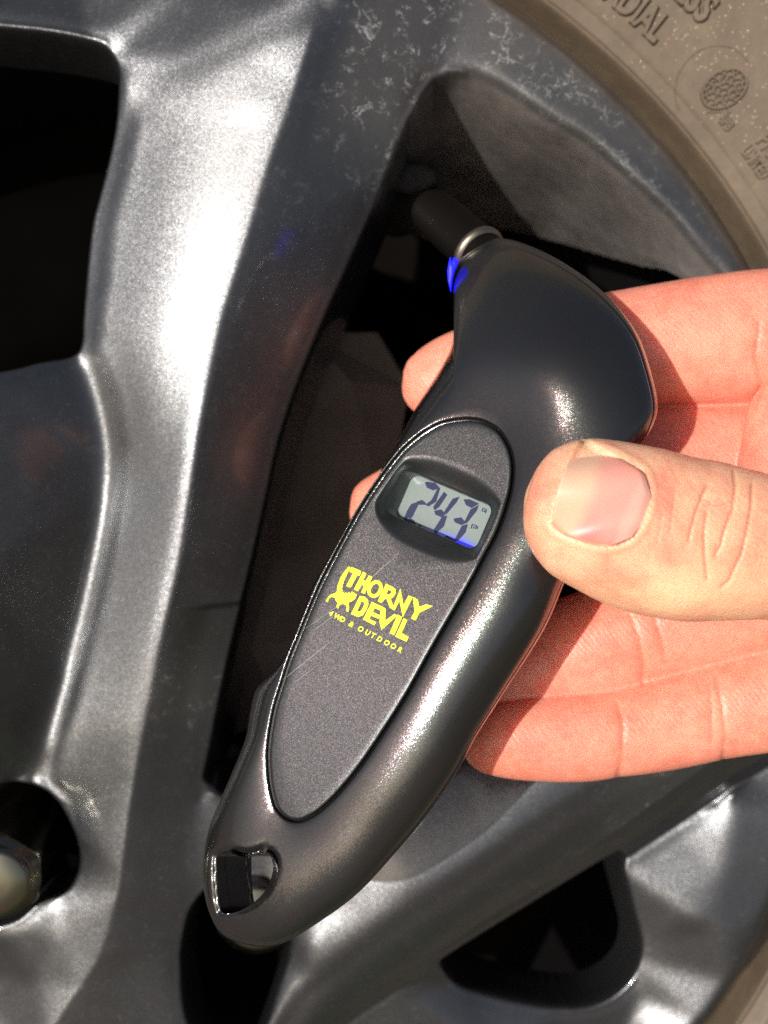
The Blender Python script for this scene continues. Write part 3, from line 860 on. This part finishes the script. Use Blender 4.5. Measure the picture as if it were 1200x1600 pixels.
def panel():
    rings = [gp(*(np.c_[QX, QY] - nrm2 * 3.6).T, wq(pn) - 14), gp(*(np.c_[QX, QY] - nrm2 * 3.8).T, wq(pn) - 5), gp(*(np.c_[QX, QY] - nrm2 * 5.2).T, wq(pn) - 1.2), gp(*(np.c_[QX, QY] - nrm2 * 8).T, wq(pn) - .2)]
    p8 = np.c_[QX, QY] - nrm2 * 8
    for f in np.linspace(0, 1, 14)[1:]:
        xy = p8 + (dd_in - p8) * f; rings.append(gp(*xy.T, wq(xy)))
    for f in np.linspace(0, 1, 12)[1:]:
        xy = dd_in + (wd - dd_in) * f
        rings.append(gp(*xy.T, wq(xy) - 27 * (sstep(f * .9 + .02))))
    for f, w in ((.985, -29), (.97, -34), (.965, -60), (.96, -76)):
        xy = DC + (wd - DC) * f + np.array([.89, .456]) * (.45 * (-29 - w)); rings.append(gp(*xy.T, wq(xy) + w))
    return mk('face_panel', np.concatenate(rings), grid_faces(len(rings), NT), M_PANEL, gauge)
PANEL = panel()

# the window sits deeper along the gauge's own normal: shift seen from here
def lcd_mat():
    m, nt, p = mat('lit lcd'); c = attr(nt, 'glow'); co = coord(nt)
    n = noise(nt, co, 2600, 2, .6)
    base = mixc(nt, n, (.15, .19, .18), (.21, .25, .24))
    nt.links.new(mixc(nt, c, base, (.06, .08, .6)), p.inputs['Base Color'])
    p.inputs['Roughness'].default_value = .35
    p.inputs['Emission Color'].default_value = (.01, .015, 1, 1)
    nt.links.new(mth(nt, 'MULTIPLY', c, 1.0), p.inputs['Emission Strength'])
    p.inputs['Coat Weight'].default_value = .5; p.inputs['Coat Roughness'].default_value = .08
    return m
def lcd():
    W = -62
    us = np.linspace(-1, 1, 40); vs = np.linspace(-1, 1, 24); V = []; gl = []
    for v in vs:
        for u in us:
            xy = rot(u * 88, v * 48) + np.array([.89, .456]) * 13; V.append(gp(xy[0], xy[1], W + float(bow(*xy))))
            e = np.exp(-((u - .45) / .42) ** 2); k = sstep((v - .40 - .22 * abs(u - .45)) / .42) * (e * 1.0 + .05)
            gl.append(k)
    o = mk('lcd_screen', np.array(V), grid_faces(24, 40, False), lcd_mat(), gauge, attrs={'glow': np.array(gl)})
    return o
LCD = lcd()
def surf_mesh(name, loops, w, m, parent, thick=.8):
    """flat shapes in photo-plane units laid on the gauge face at height w"""
    V, F = shape_mesh([[(x, -y) for x, y in lp] for lp in loops], extrude=thick * .5)
    x, y = V[:, 0], -V[:, 1]
    return mk(name, gp(x, y, bow(x, y) + w + V[:, 2]), F, m, parent, smooth=False)
def cr(o, s, pts): return [(o[0] + x / s, o[1] + y / s) for x, y in pts]
def digits():
    o, s = (580, 680), 5.4545
    two = [[(465,408),(480,402),(535,412),(575,445),(520,462),(480,440)],[(562,458),(580,458),(545,560),(490,600),(470,585),(520,545)],[(395,572),(430,560),(470,590),(440,612),(400,602)],
           [(375,580),(392,600),(345,690),(325,705),(285,702),(318,640),(340,595)],[(285,722),(330,712),(355,730),(375,765),(320,755)]]
    four = [[(615,490),(640,515),(580,605),(545,632),(535,605)],[(545,650),(590,640),(625,670),(590,690),(555,672)],[(745,530),(720,575),(645,665),(625,650),(690,550)],[(600,700),(640,692),(610,770),(550,835),(540,800)]]
    three = [[(795,552),(840,555),(910,580),(850,612),(815,590)],[(910,602),(890,650),(820,740),(795,742),(850,640)],[(710,715),(760,708),(800,745),(760,757),(718,737)],[(770,778),(815,765),(795,830),(742,893),(716,885)],[(610,882),(650,862),(710,893),(700,920),(640,902)]]
    ico = [[(940,650),(950,618),(985,632),(975,668),(968,664),(976,636),(954,627),(947,652)],[(956,652),(960,640),(970,644),(966,656)],
           [(845,795),(858,755),(900,768),(892,800),(884,798),(890,774),(864,764),(853,797)],[(866,795),(872,778),(880,780),(874,798)],[(905,775),(912,778),(904,800),(897,797)]]
    W = -61.2
    def fat(l, k=3.2):
        P = np.array(l, float); c = P.mean(0); d = P - c; r = np.hypot(*d.T)[:, None]
        return [tuple(q) for q in c + d * (1 + 5.5 / r) + np.sign(d) * k]
    for k, grp in enumerate((two, four, three)):
        surf_mesh('display_digit', [cr(o, s, fat(l)) for l in grp], W, M_INK, LCD, .4)
    dot = [(412 + 14 * math.cos(t), 778 + 18 * math.sin(t)) for t in np.linspace(0, 2 * math.pi, 13)[:-1]]
    surf_mesh('decimal_point', [cr(o, s, dot)], W, M_INK, LCD, .4)
    surf_mesh('unit_marks', [cr(o, s, l) for l in ico], W, M_INK, LCD, .4)
digits()

def ell(cx, cy, a, b, ang_, n=28): 
    c, s_ = math.cos(rad(ang_)), math.sin(rad(ang_))
    return [(cx + a * math.cos(t) * c - b * math.sin(t) * s_, cy + a * math.cos(t) * s_ + b * math.sin(t) * c) for t in np.linspace(0, 2 * math.pi, n + 1)[:-1]]
def logo():
    o, s = (490, 860), 5.714
    Wp = 1.0
    words = {
     'T': [[(338,147),(426,184),(413,228),(393,220),(332,332),(290,318),(350,204),(318,190)]],
     'H': [[(440,190),(472,204),(446,262),(466,272),(492,222),(526,238),(456,390),(424,375),(450,316),(430,306),(398,366),(360,348)]],
     'O': [ell(548,345,82,66,-62), ell(548,345,50,32,-62)],
     'R': [[(646,297),(700,320),(732,345),(733,385),(715,415),(690,432),(722,528),(680,512),(650,432),(640,430),(608,470),(572,455)],[(668,352),(652,388),(672,394),(694,380),(692,362)]],
     'N': [[(700,528),(776,338),(803,485),(848,402),(886,418),(797,598),(766,450),(726,534)]],
     'Y': [[(884,412),(930,438),(944,503),(1005,480),(1066,497),(945,558),(910,626),(868,608),(902,545)]],
     'D': [[(412,406),(455,412),(487,440),(490,485),(470,535),(440,580),(400,595),(333,568)],[(428,455),(392,540),(415,546),(436,520),(452,478),(447,460)]],
     'E': [[(520,458),(636,512),(620,548),(546,516),(530,550),(598,580),(583,612),(513,582),(499,612),(560,640),(543,670),(440,616)]],
     'V': [[(600,502),(645,520),(641,625),(722,566),(750,580),(606,712),(588,640)]],
     'I': [[(750,572),(792,594),(720,758),(678,740)]],
     'L': [[(803,605),(838,622),(786,738),(850,772),(830,815),(728,770)]],
    }
    V, F = [], []
    root = None
    loops = []
    for k, ls in words.items():
        surf_mesh('logo_letter', [cr(o, s, l) for l in ls], Wp, M_YELLOW, PANEL, .5)
    # the spiny lizard beside the words
    tail_r = [(330,158),(318,182),(306,205),(294,232),(280,262),(268,296),(260,330),(262,360)]
    tail_l = [(205,372),(208,340),(214,312),(226,282),(238,250),(256,218),(278,188),(300,163),(322,142)]
    spk = []
    for i, (x, y) in enumerate(tail_r):
        spk += [(x, y), (x - 10, y + 9)]
    spl = []
    for i, (x, y) in enumerate(tail_l):
        spl += [(x, y), (x + 4, y - 12)] if i < len(tail_l) - 1 else [(x, y)]
    body = spk + [(270,372),(278,385),(290,372),(300,388),(318,368),(326,386),(345,362),(350,382),(365,366),(362,384),(388,392),(378,418),(370,432),(342,456),(318,460),(314,480),(318,512),(312,548),(298,545),(288,534),(296,512),(288,488),(262,476),(238,488),(224,500),(222,520),(208,512),(204,496),(214,470),(196,446),(192,424),(158,414),(136,432),(130,458),(118,462),(108,450),(122,430),(136,408),(158,392),(188,382)] + spl
    surf_mesh('logo_lizard', [cr(o, s, body)], Wp, M_YELLOW, PANEL, .5)
    # small line under the words, set letter by letter along its slant
    line = '4WD & OUTDOOR'
    xs_ = [0, 48, 108, 0, 200, 0, 288, 362, 420, 482, 552, 618, 692]
    a = math.atan2(345, 655)
    Tv, Tf = [], []
    x0, y0 = 132, 574
    for ch, adv in zip(line, xs_):
        if ch == ' ': continue
        V, F = text_mesh(ch, 64, extrude=1.4, offset=2.6, squeeze=.95)
        k = len(Tv)
        bx, by = x0 + adv * math.cos(a), y0 + adv * math.sin(a)
        for vx, vy, vz in V:
            vx += vy * .10
            X_ = bx + vx * math.cos(a) + vy * math.sin(a); Y_ = by + vx * math.sin(a) - vy * math.cos(a)
            Tv.append((o[0] + X_ / s, o[1] + Y_ / s, vz / s))
        Tf += [tuple(i + k for i in f) for f in F]
    Tv = np.array(Tv)
    mk('logo_small_print', gp(Tv[:, 0], Tv[:, 1], bow(Tv[:, 0], Tv[:, 1]) + Wp + Tv[:, 2]), Tf, M_YELLOW, PANEL, smooth=False)
logo()

def scratches():
    m, nt, p = mat('scratched plastic'); p.inputs['Base Color'].default_value = (.26, .26, .25, 1); p.inputs['Metallic'].default_value = .7; p.inputs['Roughness'].default_value = .4
    for (x0, y0), (x1, y1), w in (((478,982),(548,932),.8),((548,932),(624,864),1.0),((484,990),(540,948),.6),((442,1062),(520,1000),.7),((520,1000),(572,962),.4),((446,1078),(500,1036),.5)):
        n_ = 14; V = []; t = np.linspace(0, 1, n_); d = np.array([x1 - x0, y1 - y0]); L_ = np.hypot(*d); nn = np.array([-d[1], d[0]]) / L_
        for k in t:
            q = np.array([x0, y0]) + d * k + nn * rng.normal(0, .35); ww = w * (.25 + .75 * math.sin(math.pi * k)) * rng.uniform(.5, 1.2) * .8
            for sg in (1, -1):
                a = q + nn * ww * sg; V.append(gp(a[0], a[1], float(bow(*a)) + (.5 if y1 > 850 else -.0)))
        mk('scratch', np.array(V), grid_faces(n_, 2, False), m, PANEL, smooth=False)
scratches()

# nozzle
def nozzle():
    a = np.array(gp(790, 432, -140)); b = np.array(pt(668, 323, -345))
    n = lathe('nozzle', a, b, [(.1, 40), (.36, 44), (.42, 44), (.8, 43), (.93, 41), (.99, 36), (1.0, 30), (1.0, 0)], M_BLACK, gauge)
    ax = b - a
    lathe('nozzle_ring', a, b, [(.29, 42), (.30, 48), (.325, 49.5), (.345, 48.5), (.35, 43)], M_RINGMETAL, n)
    m, nt, p = mat('blue led'); p.inputs['Base Color'].default_value = (.02, .02, .5, 1)
    p.inputs['Emission Color'].default_value = (.004, .004, 1, 1); p.inputs['Emission Strength'].default_value = 2
    P = [(704,456),(700,438),(699,424),(701,412),(703,402),(706,412),(708,404),(712,402),(713,410),(716,405),(714,414),(709,424),(706,438)]
    V = [pt(x, y, -150) for x, y in P] + [pt(x + 1, y, -165) for x, y in P]; k = len(P)
    mk('led_light', np.array(V), [tuple(range(k))[::-1], tuple(range(k, 2 * k))] + [(i, (i + 1) % k, k + (i + 1) % k, k + i) for i in range(k)], m, gauge)
nozzle()

# ------------------------------------------------------------------ the hand
def tube(path, n=40, per=8):
    """path: (px, py, z, half width across the view, half depth) -> closed tube"""
    P = np.array(path, float)
    c = pt(P[:, 0], P[:, 1], P[:, 2]); k = (D - P[:, 2]) / D
    Z = np.c_[c, P[:, 3] * k, P[:, 4]]
    Z = catmull(Z, per, closed=False)
    cen = Z[:, :3]; T = np.gradient(cen, axis=0); T /= np.linalg.norm(T, axis=1)[:, None]
    up = np.array([0, 0, 1.0]); V = []
    for i in range(len(cen)):
        w = np.cross(up, T[i]); w /= np.linalg.norm(w); d = np.cross(T[i], w)
        for j in range(n):
            a = 2 * math.pi * j / n
            V.append(cen[i] + w * Z[i, 3] * math.cos(a) + d * Z[i, 4] * math.sin(a))
    F = grid_faces(len(cen), n)
    i0 = len(V); V += [cen[0], cen[-1]]; m = (len(cen) - 1) * n
    F += [(i0, (j + 1) % n, j) for j in range(n)] + [(i0 + 1, m + j, m + (j + 1) % n) for j in range(n)]
    return np.array(V), F

def tip(path, cx, cy, r):
    """round the start of a finger: a few shrinking stations before the first"""
    return path

THUMB = [(822,772,132,4,4),(826,773,132,34,28),(838,776,134,66,52),(858,781,137,90,70),(890,790,139,110,82),(940,806,140,122,88),(1000,826,136,130,90),(1060,841,128,129,88),(1110,846,118,126,86),(1160,852,104,118,86),(1210,856,84,114,92),(1290,868,40,124,110),(1400,890,-30,150,130),(1520,900,-90,170,130)]
INDEX = [(628,603,-318,4,4),(632,603,-318,24,22),(644,602,-318,42,40),(668,599,-315,56,54),(720,588,-305,72,68),(790,575,-285,80,76),(870,560,-262,86,80),(950,548,-248,90,84),(1040,538,-246,96,86),(1120,532,-252,103,90),(1200,530,-262,110,96),(1300,535,-268,114,104),(1420,570,-250,116,120)]
MIDDLE = [(546,798,-330,4,4),(550,798,-330,22,20),(561,797,-330,38,36),(586,794,-326,52,50),(640,786,-316,70,66),(720,770,-300,78,74),(820,752,-280,84,80),(920,738,-268,88,84),(1020,730,-262,92,86),(1120,727,-262,95,88),(1210,727,-264,100,96),(1300,730,-262,106,106),(1420,745,-240,116,120)]
RING = [(640,1094,-285,4,4),(645,1094,-285,26,24),(660,1092,-285,46,42),(690,1086,-282,62,56),(740,1075,-272,72,66),(800,1055,-262,78,72),(860,1034,-256,84,76),(930,1008,-252,88,80),(1000,985,-252,90,82),(1070,966,-254,93,86),(1150,946,-258,98,92),(1250,925,-258,106,104),(1400,905,-240,120,124)]
PINKY = [(722,1160,-196,4,4),(726,1160,-196,20,18),(736,1160,-196,36,32),(756,1159,-198,50,46),(795,1156,-202,61,56),(850,1153,-208,68,62),(910,1150,-214,71,65),(965,1143,-220,71,66),(1030,1130,-226,75,70),(1090,1115,-230,78,74),(1150,1100,-234,82,78),(1240,1078,-238,92,92),(1330,1050,-236,104,108),(1420,1010,-230,116,120)]
PALM = [(1330,800,-210,250,70),(1380,800,-215,330,100),(1480,800,-215,360,130),(1620,805,-215,350,140),(1780,815,-220,310,140),(1920,825,-225,250,130),(2050,835,-230,215,125),(2250,850,-240,215,135),(2500,870,-250,240,150),(2520,870,-250,30,20)]
WEB = [(1190,640,-190,30,30),(1212,650,-170,90,60),(1280,700,-140,150,80),(1400,780,-130,200,110),(1500,800,-150,150,100)]

def build_hand():
    V, F = [], []
    for path in (THUMB, INDEX, MIDDLE, RING, PINKY, PALM, WEB):
        v, f = tube(path); k = len(V); V.extend(v); F += [tuple(i + k for i in q) for q in f]
    o = mk('hand', np.array(V), F, M_SKIN)
    bm = bmesh.new(); bm.from_mesh(o.data); bmesh.ops.recalc_face_normals(bm, faces=bm.faces); bm.to_mesh(o.data); bm.free()
    r = o.modifiers.new('r', 'REMESH'); r.mode = 'VOXEL'; r.voxel_size = 2.5 * S; r.use_smooth_shade = True
    s = o.modifiers.new('s', 'SMOOTH'); s.factor = .5; s.iterations = 12
    me = evaluated(o); o.modifiers.clear(); o.data = me; me.name = 'hand'
    n = len(me.vertices)
    co = np.zeros(n * 3); me.vertices.foreach_get('co', co); co = co.reshape(-1, 3)
    no = np.zeros(n * 3); me.vertex_normals.foreach_get('vector', no); no = no.reshape(-1, 3)
    loc = np.array(o.location)
    C = ((co + loc - np.array(ORIGIN)) @ R3n) / S; NC = no @ R3n
    k = (D - C[:, 2]) / D; px = C[:, 0] / k + 600; py = 800 - C[:, 1] / k
    face = sstep((NC[:, 2] + .1) / .4)
    thumb = C[:, 2] > -60
    disp = np.zeros(n); cr_ = np.zeros(n)
    def crease(line, width, depth, sel, curl=0.0):
        nonlocal disp, cr_
        d = seg_dist(px, py, line)
        disp -= .62 * depth * np.exp(-(d / (width * .8)) ** 2) * sel * face; disp -= .5 * depth * np.exp(-(d / (width * 4)) ** 2) * sel * face; cr_ = np.maximum(cr_, .3 * depth * np.exp(-(d / (width * .9)) ** 2) * sel * face)
        disp += depth * .10 * np.exp(-((d - 2.4 * width) / (1.6 * width)) ** 2) * sel * face
    th = thumb.astype(float)
    # knuckle wrinkles of the thumb
    for ln, w, dp in (([(1105,758),(1088,800),(1080,830),(1077,845)],2.6,3.2),([(1147,735),(1150,760),(1146,795),(1132,830),(1128,850),(1120,868)],2.6,3.6),([(1105,800),(1101,830),(1102,870),(1105,905)],2.6,3.4),
                      ([(1176,755),(1175,790),(1168,830),(1160,865),(1140,908),(1128,918)],2.6,3.4),([(1110,758),(1095,775),(1120,790),(1145,782)],2,1.6),([(1105,790),(1125,778),(1140,790)],2,1.4),
                      ([(1055,770),(1050,800),(1047,830)],2,1.4),([(1035,800),(1030,830),(1026,850)],2,1.2),([(1128,868),(1118,872),(1120,850)],2,1.4)):
        crease(ln, w, dp, th)
    fi = 1 - th
    for ln, w, dp in (([(965,1098),(974,1135),(972,1180),(966,1216)],5,3.2),([(1118,1058),(1128,1100),(1134,1150),(1130,1186)],5,3.2),([(1108,1068),(1112,1110),(1112,1160)],4,2),
                      ([(985,962),(1000,1000),(1006,1040),(1004,1066)],5,2.8),([(1020,958),(1034,1000),(1040,1036)],5,2.4),([(1187,505),(1180,560),(1190,600),(1178,634)],5,2.6),([(1010,470),(1016,540)],5,.0)):
        crease(ln, w, dp, fi)
    # nail bed: the plate sinks in between raised folds
    nail_poly = [tuple(q) for q in catmull(np.array(NAIL_OUT, float), 4)]
    ins = inside(px, py, nail_poly) & thumb & (NC[:, 2] > -.1)
    dn = seg_dist(px, py, nail_poly + nail_poly[:1])
    lat = seg_dist(px, py, nail_poly[12:])  # sides and cuticle
    fold = np.exp(-((dn - 7) / 6) ** 2) * (~ins) * th * face
    fold *= np.where(lat <= dn + 1.5, 1, 0)
    disp += 2.2 * fold * sstep((NC[:, 2] - .25) / .4)
    disp -= np.where(ins, 8.0 * sstep(dn / 6), 0)
    C2 = C + NC * disp[:, None]
    co2 = to_world(C2) - loc
    me.vertices.foreach_set('co', co2.ravel())
    # skin tones: pinker pads and knuckle folds, yellower over the thumb
    tone = np.tile(np.array([.84, .26, .18]), (n, 1))
    def blob(c, r, colr, amt, sel=1.0):
        nonlocal tone
        g = amt * np.exp(-(((px - c[0]) / r[0]) ** 2 + ((py - c[1]) / r[1]) ** 2)) * sel
        tone = tone * (1 - g[:, None]) + np.array(colr) * g[:, None]
    tone = np.where(thumb[:, None], np.array([.86, .45, .275]), tone)
    blob((850,760), (36,70), (.80,.36,.24), .75, th); blob((1040,790), (20,58), (.70,.24,.17), .85, th); blob((985,690), (60,14), (.88,.68,.46), .6, th)
    blob((1030,925), (90,28), (.86,.66,.38), .6, th); blob((900,885), (70,22), (.86,.62,.40), .5, th); blob((1110,780), (30,40), (.76,.50,.33), .4, th)  # yellow blobs paint the light along the thumb's lower edge
    blob((865,1160), (70,40), (.78,.28,.22), .5, fi); blob((905,1060), (80,30), (.80,.33,.25), .4, fi); blob((1080,1130), (50,40), (.84,.47,.32), .4, fi)
    blob((1050,560), (120,70), (.84,.44,.30), .4, fi); blob((1160,560), (40,80), (.78,.34,.24), .4, fi)
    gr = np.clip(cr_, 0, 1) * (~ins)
    tone = tone * (1 - .5 * gr[:, None]) + np.array([.48, .17, .09]) * (.5 * gr[:, None])  # shade in the creases painted into the skin tone
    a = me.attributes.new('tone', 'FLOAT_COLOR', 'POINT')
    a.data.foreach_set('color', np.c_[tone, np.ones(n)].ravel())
    me.polygons.foreach_set('use_smooth', [True] * len(me.polygons)); me.update()
    o['label'] = 'bare right hand gripping the gauge, thumb resting on its front'; o['category'] = 'hand'
    return o

NAIL_OUT = [(909,682),(890,715),(872,765),(862,818),(880,834),(910,846),(936,852),(958,852),(984,842),(1005,815),(1016,778),(1008,741),(985,724),(955,707),(930,693)]
HAND = build_hand()
def thumbnail():
    # plate as a patch between the two side folds, following the thumb underneath
    low = catmull([(862,818,0),(880,834,0),(910,846,0),(936,852,0),(958,852,0)], 6, False)
    up_ = catmull([(909,682,0),(930,693,0),(955,707,0),(983,724,0),(1006,739,0)], 6, False)
    lf = lambda v: np.array([np.interp(v, [0, .25, .6, 1], [909, 890, 872, 862]), np.interp(v, [0, .25, .6, 1], [682, 715, 765, 818])])
    rt = lambda v: np.array([np.interp(v, [0, .25, .5, .75, 1], [1006, 1018, 1009, 988, 958]), np.interp(v, [0, .25, .5, .75, 1], [739, 774, 812, 839, 852])])
    nu, nv = 41, 33; P = np.zeros((nv, nu, 2))
    ui = np.linspace(0, 1, len(low))
    for i, v in enumerate(np.linspace(0, 1, nv)):
        for j, u in enumerate(np.linspace(0, 1, nu)):
            a = np.array([np.interp(u, ui, up_[:, k]) for k in (0, 1)]); b = np.array([np.interp(u, ui, low[:, k]) for k in (0, 1)])
            l, r = lf(v), rt(v)
            c = (1 - v) * ((1 - u) * up_[0, :2] + u * up_[-1, :2]) + v * ((1 - u) * low[0, :2] + u * low[-1, :2])
            P[i, j] = (1 - v) * a + v * b + (1 - u) * l + u * r - c
    bv = BVHTree.FromObject(HAND, bpy.context.evaluated_depsgraph_get())
    inv = HAND.location; camw = cam.matrix_world.translation
    pts, zs = [], []
    for q in P.reshape(-1, 2):
        t = Vector(to_world(pt(q[0], q[1], 0.0))); d = (t - camw).normalized()
        h = bv.ray_cast(camw - inv, d)
        z = np.nan
        if h[0] is not None:
            w = np.array(h[0] + inv); z = float((((w - np.array(ORIGIN)) @ R3n) / S)[2])
        zs.append(z)
    zs = np.array(zs); q = P.reshape(-1, 2); m = ~np.isnan(zs)
    X = (q[:, 0] - 935) / 80; Y = (q[:, 1] - 775) / 80
    A = np.c_[np.ones_like(X), X, Y, X * X, X * Y, Y * Y, Y ** 3, X * Y * Y]
    c = np.linalg.lstsq(A[m], zs[m], rcond=None)[0]; z = A @ c + 9.5
    U, Vv = np.meshgrid(np.linspace(0, 1, nu), np.linspace(0, 1, nv))
    z = z.reshape(nv, nu)
    z += 5 * (1 - (2 * Vv - 1) ** 2) - 4 * sstep((U - .88) / .12)
    top = pt(P[..., 0].ravel(), P[..., 1].ravel(), z.ravel())
    bot = pt(P[..., 0].ravel(), P[..., 1].ravel(), z.ravel() - 7)
    n = nu * nv; idx = np.arange(n).reshape(nv, nu)
    F = [(a, b, c_, d_) for a, b, c_, d_ in zip(idx[:-1, :-1].ravel(), idx[1:, :-1].ravel(), idx[1:, 1:].ravel(), idx[:-1, 1:].ravel())]
    rim_ = list(idx[0, :]) + list(idx[1:, -1]) + list(idx[-1, -2::-1]) + list(idx[-2:0:-1, 0])
    F += [(rim_[i], rim_[(i + 1) % len(rim_)], n + rim_[(i + 1) % len(rim_)], n + rim_[i]) for i in range(len(rim_))]
    u, v = U.ravel(), Vv.ravel()
    tone = np.tile(np.array([.74, .30, .24]), (n, 1))
    def put(g, c_): 
        nonlocal tone
        tone = tone * (1 - g[:, None]) + np.array(c_) * g[:, None]
    put(.75 * np.exp(-((u - .5) / .2) ** 2 - ((v - .95) / .25) ** 2), (.58, .16, .16))
    put(.5 * np.exp(-((u - .35) / .3) ** 2 - ((v - .2) / .3) ** 2), (.60, .33, .25))
    lun = sstep((u - (.70 + .22 * (2 * v - 1.0) ** 2)) / .10); put(.8 * lun, (.64, .37, .30))
    free = 1 - sstep((u - (.24 + .05 * np.sin(v * 3))) / .20); put(.75 * free, (.68, .45, .30))
    put(.5 * (1 - sstep(u / .03)), (.80, .66, .48))
    put(.55 * np.exp(-((v - 1) / .06) ** 2) + .45 * np.exp(-(v / .05) ** 2), (.42, .20, .10)); put(.5 * np.exp(-((u - 1) / .05) ** 2), (.62, .26, .18))  # brown shadow lines painted along the nail's side folds
    m, nt, p = mat('nail'); nt.links.new(attr(nt, 'tone', 'Color'), p.inputs['Base Color'])
    p.inputs['Roughness'].default_value = .36; p.inputs['Subsurface Weight'].default_value = .2
    p.inputs['Subsurface Radius'].default_value = (1, .4, .3); p.inputs['Subsurface Scale'].default_value = .0015
    p.inputs['Specular IOR Level'].default_value = .3
    nt.links.new(bump(nt, noise(nt, coord(nt), 400, 3), .0001, .4), p.inputs['Normal'])
    mk('thumbnail', np.concatenate([top, bot]), F, m, HAND, attrs={'tone': np.concatenate([tone, tone])})
thumbnail()

# ------------------------------------------------------------------ ground far below and behind the viewer
def ground():
    m, nt, p = mat('driveway'); co = coord(nt)
    n = noise(nt, co, 1.3, 6, .6); n2 = noise(nt, co, 40, 4, .6)
    c = ramp(nt, n, [(.40, (.18, .112, .085)), (.52, (.15, .105, .082)), (.56, (.06, .085, .03)), (.7, (.05, .075, .025))])
    nt.links.new(mixc(nt, mth(nt, 'MULTIPLY', n2, .3), c, (.08, .06, .045)), p.inputs['Base Color']); p.inputs['Roughness'].default_value = .85
    g = 60; V = [(-g, -g, 0), (g, -g, 0), (g, g, 0), (-g, g, 0)]
    o = mk('ground', V, [(0, 1, 2, 3)], m, None, local=True); o['kind'] = 'structure'
    o['label'] = 'driveway ground of reddish paving with grass patches'
ground()
